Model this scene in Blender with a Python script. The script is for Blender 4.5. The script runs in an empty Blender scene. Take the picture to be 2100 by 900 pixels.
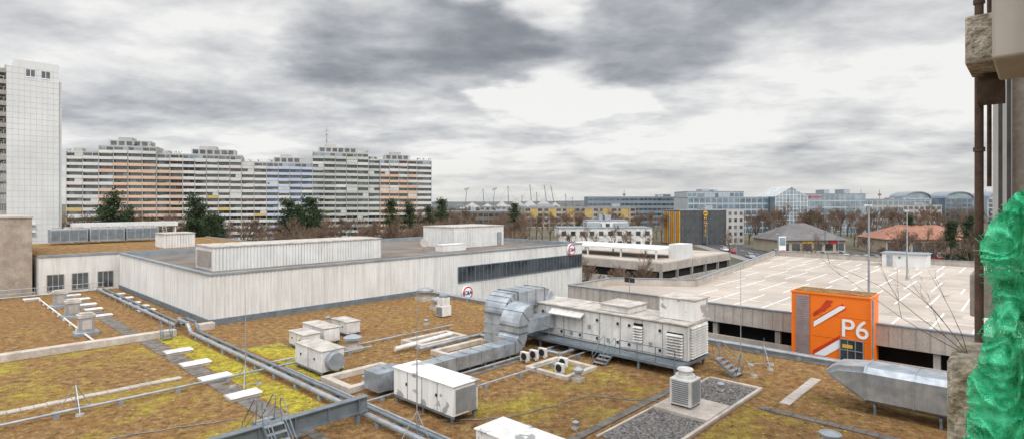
import bpy, math, random
from mathutils import Vector, Matrix, noise
random.seed(7)
R=math.radians
TH=R(46.8); CU,SU=math.cos(TH),math.sin(TH)
GZ=-7.0
scene=bpy.context.scene
COL=scene.collection
def XY(u,v): return (CU*u-SU*v, SU*u+CU*v)
# ------------------------------------------------------------ materials
MATS={}
def M(name,c1,c2=None,scale=1.0,rough=0.8,metal=0.0,bump=0.0,bscale=None,streak=0.0,streakcol=(0.08,0.075,0.065),contrast=(0.35,0.65),spec=0.4,fine=0.0,seam=None):
    if name in MATS: return MATS[name]
    m=bpy.data.materials.new(name); m.use_nodes=True; nt=m.node_tree; N=nt.nodes; L=nt.links
    b=N["Principled BSDF"]; b.inputs["Roughness"].default_value=rough; b.inputs["Metallic"].default_value=metal
    b.inputs["Specular IOR Level"].default_value=spec
    g=N.new("ShaderNodeNewGeometry")
    c2=c2 or tuple(x*0.8 for x in c1)
    n=N.new("ShaderNodeTexNoise"); n.inputs["Scale"].default_value=scale; n.inputs["Detail"].default_value=7; n.inputs["Roughness"].default_value=0.62
    L.new(g.outputs["Position"],n.inputs["Vector"])
    r=N.new("ShaderNodeValToRGB"); r.color_ramp.elements[0].position=contrast[0]; r.color_ramp.elements[1].position=contrast[1]
    r.color_ramp.elements[0].color=(*c2,1); r.color_ramp.elements[1].color=(*c1,1)
    L.new(n.outputs["Fac"],r.inputs["Fac"]); out=r.outputs["Color"]
    if streak>0:
        mp=N.new("ShaderNodeMapping"); mp.inputs["Scale"].default_value=(2.6,2.6,0.16)
        L.new(g.outputs["Position"],mp.inputs["Vector"])
        s=N.new("ShaderNodeTexNoise"); s.inputs["Scale"].default_value=1.0; s.inputs["Detail"].default_value=6; s.inputs["Roughness"].default_value=0.7
        L.new(mp.outputs["Vector"],s.inputs["Vector"])
        mr=N.new("ShaderNodeMapRange"); mr.inputs["From Min"].default_value=0.46; mr.inputs["From Max"].default_value=0.7; mr.inputs["To Min"].default_value=0; mr.inputs["To Max"].default_value=streak
        L.new(s.outputs["Fac"],mr.inputs["Value"])
        mx=N.new("ShaderNodeMix"); mx.data_type='RGBA'; L.new(mr.outputs["Result"],mx.inputs[0]); L.new(out,mx.inputs[6]); mx.inputs[7].default_value=(*streakcol,1)
        out=mx.outputs[2]
    if fine>0:
        fn=N.new("ShaderNodeTexNoise"); fn.inputs["Scale"].default_value=14; fn.inputs["Detail"].default_value=5
        L.new(g.outputs["Position"],fn.inputs["Vector"])
        mr=N.new("ShaderNodeMapRange"); mr.inputs["From Min"].default_value=0.3; mr.inputs["From Max"].default_value=0.7; mr.inputs["To Min"].default_value=1-fine; mr.inputs["To Max"].default_value=1+fine*0.6
        L.new(fn.outputs["Fac"],mr.inputs["Value"])
        mx=N.new("ShaderNodeVectorMath"); mx.operation='SCALE'; L.new(out,mx.inputs[0]); L.new(mr.outputs["Result"],mx.inputs["Scale"]); out=mx.outputs[0]
    L.new(out,b.inputs["Base Color"])
    if bump>0:
        bn=N.new("ShaderNodeTexNoise"); bn.inputs["Scale"].default_value=bscale or scale*8; bn.inputs["Detail"].default_value=5
        L.new(g.outputs["Position"],bn.inputs["Vector"])
        bp=N.new("ShaderNodeBump"); bp.inputs["Strength"].default_value=bump; bp.inputs["Distance"].default_value=0.05
        L.new(bn.outputs["Fac"],bp.inputs["Height"]); L.new(bp.outputs["Normal"],b.inputs["Normal"])
    MATS[name]=m; return m
def moss(name,green,seed=0.0):
    m=bpy.data.materials.new(name); m.use_nodes=True; nt=m.node_tree; N=nt.nodes; L=nt.links
    b=N["Principled BSDF"]; b.inputs["Roughness"].default_value=0.95; b.inputs["Specular IOR Level"].default_value=0.1
    g=N.new("ShaderNodeNewGeometry"); 
    def noi(s,d=6,ro=0.6,dist=0.0):
        n=N.new("ShaderNodeTexNoise"); n.inputs["Scale"].default_value=s; n.inputs["Detail"].default_value=d; n.inputs["Roughness"].default_value=ro; n.inputs["Distortion"].default_value=dist
        L.new(g.outputs["Position"],n.inputs["Vector"]); return n.outputs["Fac"]
    def ramp(f,els):
        r=N.new("ShaderNodeValToRGB"); cr=r.color_ramp
        while len(cr.elements)<len(els): cr.elements.new(0.5)
        for e,(p,c) in zip(cr.elements,els): e.position=p; e.color=(*c,1)
        L.new(f,r.inputs["Fac"]); return r.outputs["Color"]
    def mix(f,a,c):
        x=N.new("ShaderNodeMix"); x.data_type='RGBA'; L.new(f,x.inputs[0]); L.new(a,x.inputs[6]); L.new(c,x.inputs[7]); return x.outputs[2]
    def mr(f,a,c,t0=0.0,t1=1.0):
        x=N.new("ShaderNodeMapRange"); x.inputs["From Min"].default_value=a; x.inputs["From Max"].default_value=c; x.inputs["To Min"].default_value=t0; x.inputs["To Max"].default_value=t1
        L.new(f,x.inputs["Value"]); return x.outputs["Result"]
    brown=ramp(noi(2.2,10,0.8),[(0.36,(0.055,0.035,0.018)),(0.45,(0.17,0.098,0.042)),(0.54,(0.27,0.16,0.066)),(0.64,(0.4,0.29,0.15))])
    olive=ramp(noi(2.4,10,0.8),[(0.36,(0.1,0.082,0.016)),(0.45,(0.26,0.22,0.03)),(0.55,(0.42,0.36,0.045)),(0.66,(0.55,0.48,0.1))])
    c=mix(mr(noi(0.17,11,0.74,0.2),0.56-green,0.73-green),brown,olive)
    rustc=ramp(noi(4,7,.7),[(0.38,(0.12,0.05,0.022)),(0.62,(0.31,0.13,0.05))])
    c=mix(mr(noi(0.4,10,0.78,0.2),0.5,0.64,0,0.65),c,rustc)
    dry=ramp(noi(9,5),[(0.3,(0.19,0.15,0.09)),(0.7,(0.44,0.36,0.24))])
    c=mix(mr(noi(0.8,10,0.87,0.3),0.55,0.72,0,0.75),c,dry)
    v=N.new("ShaderNodeVectorMath"); v.operation='SCALE'; L.new(c,v.inputs[0]); L.new(mr(noi(11,9,0.9),0.36,0.64,0.4,1.6),v.inputs["Scale"])
    L.new(v.outputs[0],b.inputs["Base Color"])
    bp=N.new("ShaderNodeBump"); bp.inputs["Strength"].default_value=0.8; bp.inputs["Distance"].default_value=0.1
    L.new(noi(8,9,0.85),bp.inputs["Height"]); L.new(bp.outputs["Normal"],b.inputs["Normal"])
    MATS[name]=m; return m
moss_brown=moss("moss_brown",-0.01); moss_mid=moss("moss_mid",0.085); moss_green=moss("moss_green",0.27)
white_rib=M("white_ribbed_metal",(0.7,0.695,0.675),(0.61,0.6,0.58),0.25,0.6,streak=0.42,streakcol=(0.26,0.245,0.22),fine=0.08)
white_pent=M("white_cladding",(0.68,0.68,0.665),(0.58,0.58,0.565),0.5,0.55,streak=0.25,streakcol=(0.34,0.33,0.31))
white_paint=M("weathered_white_paint",(0.74,0.73,0.705),(0.52,0.505,0.48),0.8,0.5,streak=0.45,streakcol=(0.28,0.26,0.23),fine=0.1,bump=0.05)
white_peel=M("peeling_white_paint",(0.74,0.73,0.705),(0.33,0.33,0.33),0.9,0.5,streak=0.3,streakcol=(0.3,0.28,0.25),contrast=(0.42,0.44))
top_dirty=M("dirty_white_top",(0.52,0.485,0.44),(0.28,0.25,0.22),1.3,0.6,fine=0.2,contrast=(0.3,0.6))
render_white=M("white_render",(0.66,0.645,0.61),(0.54,0.525,0.495),0.3,0.85,streak=0.45,streakcol=(0.28,0.26,0.23))
flash=M("grey_blue_flashing",(0.3,0.34,0.37),(0.2,0.23,0.26),0.6,0.45,metal=0.3)
steel=M("galvanised_steel",(0.42,0.45,0.48),(0.28,0.31,0.34),1.5,0.42,metal=0.5,streak=0.2)
steel_dark=M("grey_blue_steel",(0.2,0.235,0.265),(0.13,0.155,0.175),1.5,0.5,metal=0.3)
silver=M("silver_duct_metal",(0.55,0.59,0.63),(0.3,0.34,0.38),1.2,0.34,metal=0.65,streak=0.35,streakcol=(0.2,0.2,0.2),bump=0.1,bscale=2.5)
dark=M("void_shade_paint",(0.012,0.012,0.013),(0.006,0.006,0.006),1,0.9)  # near-black colour that paints the shade inside openings
louver=M("dark_louver",(0.1,0.105,0.11),(0.05,0.05,0.055),3,0.6)
glass=M("window_glass",(0.09,0.105,0.12),(0.02,0.025,0.03),0.3,0.08,spec=0.9)
glass_b=M("blue_curtain_glass",(0.15,0.22,0.28),(0.035,0.065,0.095),0.12,0.1,spec=0.9)
glass_l=M("pale_curtain_glass",(0.27,0.34,0.38),(0.08,0.12,0.15),0.12,0.12,spec=0.9)
conc=M("grey_concrete",(0.38,0.36,0.33),(0.27,0.25,0.225),0.5,0.9,streak=0.5,streakcol=(0.14,0.13,0.11),bump=0.2,fine=0.15)
conc_l=M("light_concrete",(0.48,0.435,0.39),(0.35,0.31,0.27),0.7,0.9,fine=0.2,bump=0.15,streak=0.4,streakcol=(0.24,0.205,0.175))
agg=M("exposed_aggregate",(0.42,0.355,0.29),(0.28,0.23,0.185),0.8,0.95,fine=0.35,bump=0.5,bscale=18)
curb=M("pinkish_white_kerb",(0.58,0.52,0.46),(0.38,0.33,0.285),0.9,0.85,fine=0.2,streak=.3,streakcol=(.22,.18,.14))
paver=M("concrete_pavers",(0.21,0.185,0.165),(0.1,0.09,0.078),1.5,0.95,fine=0.3,bump=0.3)
gravel=M("grey_gravel",(0.28,0.265,0.25),(0.055,0.05,0.048),8,0.95,bump=1.0,bscale=14)
bitumen=M("roof_bitumen",(0.21,0.18,0.155),(0.12,0.1,0.085),0.25,0.95,fine=0.3)
deckm=M("deck_concrete",(0.47,0.41,0.355),(0.34,0.29,0.245),0.12,0.9,fine=0.14,bump=0.1)
line=M("white_line_paint",(0.78,0.765,0.74),(0.58,0.55,0.51),1.5,0.7)
asphalt=M("asphalt",(0.08,0.08,0.082),(0.048,0.048,0.05),0.2,0.9,fine=0.2)
pave=M("pavement_slabs",(0.25,0.24,0.23),(0.18,0.17,0.16),0.5,0.9)
groundm=M("winter_ground",(0.14,0.115,0.075),(0.065,0.065,0.04),0.03,1.0,fine=0.3)
hillm=M("hill_woodland",(0.13,0.135,0.13),(0.07,0.08,0.08),0.02,1.0,fine=0.3)
bark=M("bark",(0.12,0.095,0.075),(0.055,0.042,0.033),3,0.95)
twig=M("twigs",(0.2,0.135,0.095),(0.11,0.073,0.053),0.3,0.95)
needles=M("pine_needles",(0.05,0.075,0.028),(0.016,0.03,0.013),0.6,0.95)
woodm=M("far_wood",(0.13,0.11,0.09),(0.06,0.06,0.048),0.03,1.0)
orange=M("orange_panel",(0.88,0.19,0.012),(0.82,0.17,0.01),0.6,0.45)
redor=M("red_orange_panel",(0.55,0.05,0.015),None,1,0.45)
yellow=M("yellow_panel",(0.65,0.38,0.05),(0.5,0.27,0.035),0.5,0.6)
muted=M("muted_yellow_panel",(0.46,0.33,0.13),(0.34,0.24,0.09),0.5,0.7)
red=M("red_sign",(0.6,0.02,0.03),None,1,0.5)
navy=M("navy_sign",(0.03,0.04,0.16),None,1,0.5)
pwhite=M("clean_white",(0.82,0.82,0.82),(0.76,0.76,0.76),1,0.5)
anth=M("anthracite_cladding",(0.07,0.075,0.08),(0.045,0.05,0.053),0.4,0.6)
rust=M("rusty_metal",(0.14,0.09,0.065),(0.06,0.042,0.033),4,0.8,bump=0.3)
black=M("black_paint",(0.02,0.02,0.022),None,1,0.5)
tile_o=M("orange_red_roof_tiles",(0.33,0.15,0.095),(0.2,0.1,0.07),0.5,0.9)
tile_g=M("grey_roof_sheet",(0.15,0.14,0.14),(0.095,0.09,0.09),0.3,0.7)
lichen=M("lichen_concrete",(0.52,0.465,0.39),(0.2,0.165,0.12),6,0.95,fine=0.45,bump=1.0,bscale=24,streak=0.5,streakcol=(0.25,0.22,0.07),contrast=(.36,.54))
beige=M("beige_render",(0.5,0.46,0.41),(0.4,0.365,0.32),0.8,0.9,streak=0.3,streakcol=(0.24,0.2,0.16))
rubber=M("rubber",(0.02,0.02,0.02),None,1,0.8)
# ------------------------------------------------------------ mesh builder
class MB:
    def __init__(s): s.v=[]; s.f=[]; s.m=[]
    def face(s,pts,m=0):
        b=len(s.v); s.v+= [tuple(p) for p in pts]; s.f.append(tuple(range(b,b+len(pts)))); s.m.append(m)
    def box(s,x0,x1,y0,y1,z0,z1,m=0,mt=None):
        b=len(s.v); s.v+=[(x0,y0,z0),(x1,y0,z0),(x1,y1,z0),(x0,y1,z0),(x0,y0,z1),(x1,y0,z1),(x1,y1,z1),(x0,y1,z1)]
        F=[(0,3,2,1),(4,5,6,7),(0,1,5,4),(1,2,6,5),(2,3,7,6),(3,0,4,7)]
        s.f+=[tuple(b+i for i in f) for f in F]; s.m+=[m,(m if mt is None else mt),m,m,m,m]; return s
    def ext(s,pts,vec,m=0):
        n=len(pts); b=len(s.v); s.v+=[tuple(p) for p in pts]+[(p[0]+vec[0],p[1]+vec[1],p[2]+vec[2]) for p in pts]
        s.f.append(tuple(range(b,b+n))); s.f.append(tuple(range(b+2*n-1,b+n-1,-1))); s.m+=[m,m]
        for i in range(n):
            j=(i+1)%n; s.f.append((b+i,b+j,b+n+j,b+n+i)); s.m.append(m)
        return s
    def cyl(s,p0,p1,r0,r1=None,n=8,m=0,cap=True):
        r1=r0 if r1 is None else r1; p0=Vector(p0);p1=Vector(p1); d=(p1-p0)
        if d.length<1e-6: return s
        d.normalize(); a=d.cross(Vector((0,0,1))) if abs(d.z)<0.95 else d.cross(Vector((1,0,0))); a.normalize(); c=d.cross(a); b=len(s.v)
        for p,r in((p0,r0),(p1,r1)):
            for i in range(n):
                t=2*math.pi*i/n; s.v.append(tuple(p+a*(math.cos(t)*r)+c*(math.sin(t)*r)))
        for i in range(n):
            j=(i+1)%n; s.f.append((b+i,b+j,b+n+j,b+n+i)); s.m.append(m)
        if cap: s.f.append(tuple(range(b+n-1,b-1,-1))); s.f.append(tuple(range(b+n,b+2*n))); s.m+=[m,m]
        return s
    def path(s,pts,r,n=8,m=0):
        for a,b in zip(pts,pts[1:]): s.cyl(a,b,r,r,n,m)
        return s
    def mesh(s,name,mats,smooth=True):
        me=bpy.data.meshes.new(name); me.from_pydata(s.v,[],s.f)
        for x in mats: me.materials.append(x)
        me.polygons.foreach_set("material_index",s.m)
        if smooth and len(s.f)<60000:
            me.shade_smooth(); me.set_sharp_from_angle(angle=R(35))
        me.update(); return me
def link(o): COL.objects.link(o); return o
def tag(o,label,cat,group=None,kind=None):
    if label: o["label"]=label
    if cat: o["category"]=cat
    if group: o["group"]=group
    if kind: o["kind"]=kind
    return o
def thing(name,loc,label,cat,rot=TH,group=None):
    o=bpy.data.objects.new(name,None); o.empty_display_size=0.5; o.location=loc; o.rotation_euler=(0,0,rot); link(o); return tag(o,label,cat,group)
def T(name,u,v,z,label,cat,group=None): x,y=XY(u,v); return thing(name,(x,y,z),label,cat,TH,group)
def part(name,par,mb,mats,label=None,bev=0,kind=None,loc=(0,0,0)):
    o=bpy.data.objects.new(name,mb.mesh(name,mats) if isinstance(mb,MB) else mb); o.parent=par; o.location=loc; link(o)
    if label:o["label"]=label
    if kind:o["kind"]=kind
    if bev:
        b=o.modifiers.new("bevel",'BEVEL'); b.width=bev; b.segments=2; b.limit_method='ANGLE'
    return o
def solo(name,mb,mats,loc,label,cat,rot=TH,group=None,kind=None,bev=0):
    o=bpy.data.objects.new(name,mb.mesh(name,mats)); o.location=loc; o.rotation_euler=(0,0,rot); link(o); tag(o,label,cat,group,kind)
    if bev:
        b=o.modifiers.new("bevel",'BEVEL'); b.width=bev; b.segments=2; b.limit_method='ANGLE'
    return o
def text(body,size,ext,mat,par,loc,face,name="lettering",bold=0.0):
    cu=bpy.data.curves.new(name,'FONT'); cu.body=body; cu.size=size; cu.extrude=ext; cu.align_x='CENTER'; cu.align_y='CENTER'; cu.offset=bold
    t=bpy.data.objects.new("tmp",cu); link(t); bpy.context.view_layer.update()
    me=bpy.data.meshes.new_from_object(t.evaluated_get(bpy.context.evaluated_depsgraph_get())); bpy.data.objects.remove(t)
    me.materials.clear(); me.materials.append(mat)
    o=bpy.data.objects.new(name,me); o.parent=par; link(o)
    if face=='u': mm=Matrix(((0,0,-1),(-1,0,0),(0,1,0)))
    else: mm=Matrix(((1,0,0),(0,0,-1),(0,1,0)))
    o.rotation_euler=mm.to_euler(); o.location=loc; return o
def corr(mb,x0,x1,y,z0,z1,axis='x',pitch=0.32,dep=0.05,m=0):
    L=x1-x0; n=max(1,int(L/pitch)); p=L/n; prof=[]
    for i in range(n):
        a=x0+i*p
        prof+=[(a,0),(a+p*0.55,0),(a+p*0.68,dep),(a+p*0.88,dep)]
    prof.append((x1,0))
    for (a,d),(b,e) in zip(prof,prof[1:]):
        if axis=='x': mb.face([(a,y+d,z0),(b,y+e,z0),(b,y+e,z1),(a,y+d,z1)],m)
        else: mb.face([(y+d,a,z0),(y+e,b,z0),(y+e,b,z1),(y+d,a,z1)],m)
# ------------------------------------------------------------ camera
cam=bpy.data.cameras.new("camera"); co=bpy.data.objects.new("camera",cam); link(co)
co.location=(0,0,10); co.rotation_euler=(R(90),0,0); cam.sensor_width=36; cam.lens=36*1150/2100; cam.shift_y=-32/2100
cam.clip_start=0.1; cam.clip_end=20000; scene.camera=co
scene.view_settings.view_transform='Standard'; scene.view_settings.look='None'; scene.view_settings.exposure=0
# ------------------------------------------------------------ world
w=bpy.data.worlds.new("World"); scene.world=w; w.use_nodes=True; nt=w.node_tree; N=nt.nodes; L=nt.links
bg=N["Background"]
def val(op,a,b=None,clamp=False):
    n=N.new("ShaderNodeMath"); n.operation=op; n.use_clamp=clamp
    for i,x in enumerate((a,b)):
        if x is None: continue
        if isinstance(x,(int,float)): n.inputs[i].default_value=x
        else: L.new(x,n.inputs[i])
    return n.outputs[0]
tc=N.new("ShaderNodeTexCoord"); D=tc.outputs["Generated"]
sp=N.new("ShaderNodeSeparateXYZ"); L.new(D,sp.inputs[0])
zc=val('ADD',val('MAXIMUM',sp.outputs[2],0.0),0.17)
cx=N.new("ShaderNodeCombineXYZ"); L.new(val('MULTIPLY',val('DIVIDE',sp.outputs[0],zc),0.85),cx.inputs[0]); L.new(val('DIVIDE',sp.outputs[1],zc),cx.inputs[1]); cx.inputs[2].default_value=5.1
def wn(s,d,ro,dist,vec=None):
    n=N.new("ShaderNodeTexNoise"); n.inputs["Scale"].default_value=s; n.inputs["Detail"].default_value=d; n.inputs["Roughness"].default_value=ro; n.inputs["Distortion"].default_value=dist
    L.new(vec or cx.outputs[0],n.inputs["Vector"]); return n
t=val('ADD',val('MULTIPLY',wn(1.25,10,0.55,0.1).outputs[0],1.0),val('MULTIPLY',wn(4.5,9,0.6,0.1).outputs[0],0.34))
t=val('SUBTRACT',t,0.075)
dn=wn(2.0,6,0.5,0.0,cx.outputs[0])
ds=N.new("ShaderNodeVectorMath"); ds.operation='SUBTRACT'; L.new(dn.outputs["Color"],ds.inputs[0]); ds.inputs[1].default_value=(.5,.5,.5)
dsc=N.new("ShaderNodeVectorMath"); dsc.operation='MULTIPLY'; L.new(ds.outputs[0],dsc.inputs[0]); dsc.inputs[1].default_value=(.5,.1,.32)
vm=N.new("ShaderNodeVectorMath"); vm.operation='MULTIPLY'; L.new(D,vm.inputs[0]); vm.inputs[1].default_value=(1,1,2.2)
va=N.new("ShaderNodeVectorMath"); va.operation='ADD'; L.new(vm.outputs[0],va.inputs[0]); L.new(dsc.outputs[0],va.inputs[1])
vn=N.new("ShaderNodeVectorMath"); vn.operation='NORMALIZE'; L.new(va.outputs[0],vn.inputs[0])
def lobe(px,py,inner,outer,amp):
    global t
    d=Vector((px,1,py)); d=Vector((d.x,d.y,d.z*2.2)).normalized()
    dp=N.new("ShaderNodeVectorMath"); dp.operation='DOT_PRODUCT'; L.new(vn.outputs[0],dp.inputs[0]); dp.inputs[1].default_value=d
    mr=N.new("ShaderNodeMapRange"); mr.interpolation_type='SMOOTHSTEP'; mr.inputs["From Min"].default_value=math.cos(R(outer)); mr.inputs["From Max"].default_value=math.cos(R(inner)); mr.inputs["To Max"].default_value=amp
    L.new(dp.outputs["Value"],mr.inputs["Value"]); t=val('ADD',t,mr.outputs["Result"])
lobe(-0.17,0.28,3,13,-0.19); lobe(0.0,0.24,2,11,-0.08); lobe(0.3,0.3,3,12,-0.13); lobe(0.55,0.33,2,11,-0.1); lobe(0.8,0.32,2,12,-0.08)
lobe(0.0,0.38,0,6,0.26); lobe(0.1,0.19,1,8,0.24); lobe(0.62,0.22,3,15,0.16); lobe(0.3,0.13,2,12,0.1); lobe(-0.7,0.2,5,22,0.07); lobe(-0.05,0.08,2,14,0.08)
rp=N.new("ShaderNodeValToRGB"); cr=rp.color_ramp
E=[(0.26,(0.215,0.23,0.26)),(0.39,(0.31,0.325,0.355)),(0.5,(0.46,0.475,0.5)),(0.61,(0.66,0.665,0.675)),(0.75,(0.93,0.92,0.9))]
while len(cr.elements)<5: cr.elements.new(0.5)
for e,(p,c) in zip(cr.elements,E): e.position=p; e.color=(*c,1)
L.new(t,rp.inputs["Fac"])
hz=N.new("ShaderNodeMapRange"); hz.inputs["From Min"].default_value=0.0; hz.inputs["From Max"].default_value=0.09; hz.inputs["To Min"].default_value=0.75; hz.inputs["To Max"].default_value=0.0
L.new(sp.outputs[2],hz.inputs["Value"])
m1=N.new("ShaderNodeMix"); m1.data_type='RGBA'; L.new(hz.outputs[0],m1.inputs[0]); L.new(rp.outputs[0],m1.inputs[6]); m1.inputs[7].default_value=(0.74,0.735,0.715,1)
sky=N.new("ShaderNodeTexSky"); sky.sky_type='NISHITA'; sky.sun_disc=False; sky.sun_elevation=R(48); sky.sun_rotation=R(150)
sm=N.new("ShaderNodeVectorMath"); sm.operation='SCALE'; L.new(sky.outputs[0],sm.inputs[0]); sm.inputs["Scale"].default_value=0.1
m2=N.new("ShaderNodeMix"); m2.data_type='RGBA'; m2.inputs[0].default_value=0.05; L.new(m1.outputs[2],m2.inputs[6]); L.new(sm.outputs[0],m2.inputs[7])
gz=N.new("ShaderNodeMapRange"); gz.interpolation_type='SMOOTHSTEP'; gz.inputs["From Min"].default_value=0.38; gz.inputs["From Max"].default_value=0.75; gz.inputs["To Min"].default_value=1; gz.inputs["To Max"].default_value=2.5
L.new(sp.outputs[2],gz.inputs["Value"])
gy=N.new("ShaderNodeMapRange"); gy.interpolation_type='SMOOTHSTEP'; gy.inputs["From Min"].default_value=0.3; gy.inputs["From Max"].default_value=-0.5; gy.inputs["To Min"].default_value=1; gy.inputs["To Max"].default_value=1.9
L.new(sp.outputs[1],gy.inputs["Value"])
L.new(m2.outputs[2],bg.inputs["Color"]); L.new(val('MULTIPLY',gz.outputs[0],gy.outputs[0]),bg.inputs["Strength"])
sl=bpy.data.lights.new("sun",'SUN'); sl.energy=1.4; sl.angle=R(11); sl.color=(1,0.96,0.9)
so=bpy.data.objects.new("sun",sl); link(so)
sd=Vector((math.sin(R(150))*math.cos(R(48)),math.cos(R(150))*math.cos(R(48)),math.sin(R(48))))
so.rotation_euler=sd.to_track_quat('Z','Y').to_euler()
# ------------------------------------------------------------ ground
g=MB(); g.face([(-6000,-200,0),(6000,-200,0),(6000,9000,0),(-6000,9000,0)])
solo("ground",g,[groundm],(0,0,GZ),"wide winter ground of grass and earth","ground",0,kind="structure")
def strip(name,pts,width,mat,z,label,cat):
    mb=MB()
    for (x0,y0),(x1,y1) in zip(pts,pts[1:]):
        d=Vector((x1-x0,y1-y0)).normalized(); n=Vector((-d.y,d.x))*width/2
        mb.face([(x0-n.x,y0-n.y,0),(x1-n.x,y1-n.y,0),(x1+n.x,y1+n.y,0),(x0+n.x,y0+n.y,0)])
    return solo(name,mb,[mat],(0,0,z),label,cat,0,kind="structure")
strip("road",[(78,120),(92,300)],16,asphalt,GZ+0.004,"grey asphalt street past the hotel","road")
strip("pavement",[(67.5,120),(81.5,300)],4,pave,GZ+0.13,"concrete pavement beside the asphalt street","pavement")
strip("parking_area",[(95,178),(190,178)],34,asphalt,GZ+0.008,"asphalt car park by the low shops","car park")
strip("side_road",[(-120,205),(60,205)],12,asphalt,GZ+0.012,"asphalt side street by the tower blocks","road")
mb=MB()
for i in range(22):
    y=125+i*8; x=78+(y-120)*14/180; mb.box(x-0.1,x+0.1,y,y+3,0,0.01)
solo("road_marking",mb,[line],(0,0,GZ+0.01),"dashed white centre line on asphalt street","road marking",0,kind="structure")
mb=MB(); nx=90
for k,(Y,hh,s) in enumerate([(1500,16,0.0021),(2600,34,0.0012)]):
    P=[]
    for i in range(nx+1):
        x=-2400+4800*i/nx*(Y/1500); z=hh*(0.55+0.9*noise.noise(Vector((x*s,k*7.3,0)))); P.append((x,Y,max(1,z)))
    for a,b in zip(P,P[1:]):
        mb.face([(a[0],Y-250,-1),(b[0],Y-250,-1),(b[0],Y,b[2]),(a[0],Y,a[2])]); mb.face([(a[0],Y,a[2]),(b[0],Y,b[2]),(b[0],Y+250,-1),(a[0],Y+250,-1)])
solo("hills",mb,[hillm],(0,0,GZ+1),"low wooded hills on the horizon","hills",0,kind="structure")
# ------------------------------------------------------------ podium roof
pod=T("podium_building",0,0,0,"flat mall podium with mossy brown and yellow roof","building")
mb=MB(); P=[(-30,0.0),(39.4,0.0),(39.4,49.62),(16.5,49.62),(16.5,80),(-30,80)]
mb.ext([(a,b,GZ) for a,b in P],(0,0,-GZ-0.05)); part("wall",pod,mb,[conc])
mb=MB(); mb.face([(a,b,0) for a,b in [(-30,0.0),(39.1,0.0),(39.1,49.5),(-30,49.5)]]); mb.face([(-30,49.5,0),(16.4,49.5,0),(16.4,80,0),(-30,80,0)])
part("moss_covering",pod,mb,[moss_brown],"brown and rust moss and sedum growth")
mb=MB()
for a in [(12.3,14.0,25.5,47.6),(15.7,18.0,29.8,40)]: mb.face([(a[0],a[2],0),(a[1],a[2],0),(a[1],a[3],0),(a[0],a[3],0)])
part("moss_strip",pod,mb,[moss_green],"bright yellow green moss strip",loc=(0,0,0.008))
mb=MB(); mb.face([(-20,10,0),(10.9,10,0),(10.9,35.6,0),(-20,35.6,0)]); mb.face([(-20,36.5,0),(10.9,36.5,0),(10.9,47.5,0),(-20,47.5,0)])
mb.face([(16,5,0),(28,5,0),(28,10.6,0),(16,10.6,0)]); mb.face([(18,14.6,0),(28,14.6,0),(28,23.8,0),(18,23.8,0)])
part("moss_field",pod,mb,[moss_mid],"olive and yellow moss field",loc=(0,0,0.004))
mb=MB(); rg=random.Random(12)
for i in range(5200):
    u=rg.uniform(1,38.5); v=rg.uniform(6,47); 
    if 20<u<31.3 and 10.7<v<14: continue
    s=rg.uniform(.03,.11); a=rg.random()*6.28; h=rg.uniform(.02,.06)
    c=[(u+s*math.cos(a+k*1.257)*rg.uniform(.6,1.2),v+s*math.sin(a+k*1.257)*rg.uniform(.6,1.2),.009) for k in range(5)]
    m=rg.choice([0,0,1,2]); 
    for k in range(5): mb.face([c[k],c[(k+1)%5],(u,v,h)],m)
part("moss_tufts",pod,mb,[moss_brown,moss_mid,moss_green],"small raised cushions of moss",kind="stuff")
mb=MB()
for (u0,u1,v0,v1) in [(11.1,12.1,18,47.5),(10.9,11.9,48.7,79)]:
    n=int((v1-v0)/0.5)
    for i in range(n):
        for j in range(2):
            if random.random()<.1: continue
            h=0.03+random.random()*0.02; mb.box(u0+j*0.5+0.01,u0+j*0.5+0.49,v0+i*0.5+0.01,v0+i*0.5+0.49,0,h)
for (u0,u1,v0,v1) in [(-10,10.9,35.8,36.3),(29.7,35.4,9.0,9.5)]:
    n=int((u1-u0)/0.5)
    for i in range(n): mb.box(u0+i*0.5+0.01,u0+i*0.5+0.49,v0,v1,0,0.05+random.random()*0.02,1)
for i in range(40): mb.box(19+i*0.5,19.48+i*0.5,24.0,24.45,0,0.05,0)
for i in range(26): mb.box(17+i*0.5,17.48+i*0.5,14.2,14.6,0,0.05,0)
for i in range(30): mb.box(38.5,38.98,0.5+i*0.5,0.98+i*0.5,0,0.05,0)
for i in range(14): mb.box(28.2,28.68,3+i*0.5,3.48+i*0.5,0,0.05,0)
part("paver_path",pod,mb,[paver,conc_l],"rows of grey concrete pavers",kind="stuff")
mb=MB()
mb.box(39.1,39.6,0,49.6,-0.6,0.3); part("edge_coping",pod,mb,[flash],"blue grey metal roof edge")
mb=MB(); mb.box(-30,13.6,47.6,48.3,0,0.5); mb.box(15.3,16.45,48.0,48.7,0,0.55)
part("curb",pod,mb,[curb],"long pinkish white roof upstand",bev=0.03)
def frame(u0,u1,v0,v1,wd,h,label):
    mb=MB(); mb.box(0,u1-u0,0,wd,0,h); mb.box(0,u1-u0,v1-v0-wd,v1-v0,0,h); mb.box(0,wd,wd,v1-v0-wd,0,h); mb.box(u1-u0-wd,u1-u0,wd,v1-v0-wd,0,h)
    x,y=XY(u0,v0); return solo("roof_kerb_frame",mb,[curb],(x,y,0.0),label,"roof kerb",bev=0.03)
frame(15.6,19.6,26.4,29.4,0.4,0.35,"rectangular pinkish white roof kerb by silver duct")
frame(23.4,28.0,27.6,29.4,0.35,0.35,"long pinkish concrete kerb frame beside big duct")
frame(23.6,27.8,30.6,33.0,0.35,0.4,"pinkish concrete kerb frame among the moss")
frame(25.2,28.2,19.4,22.6,0.3,0.25,"low kerb frame holding small condensers")
gb=T("gravel_bay",20,10.8,0,"grey gravel roof bay with pale kerb around it","gravel bay")
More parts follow.
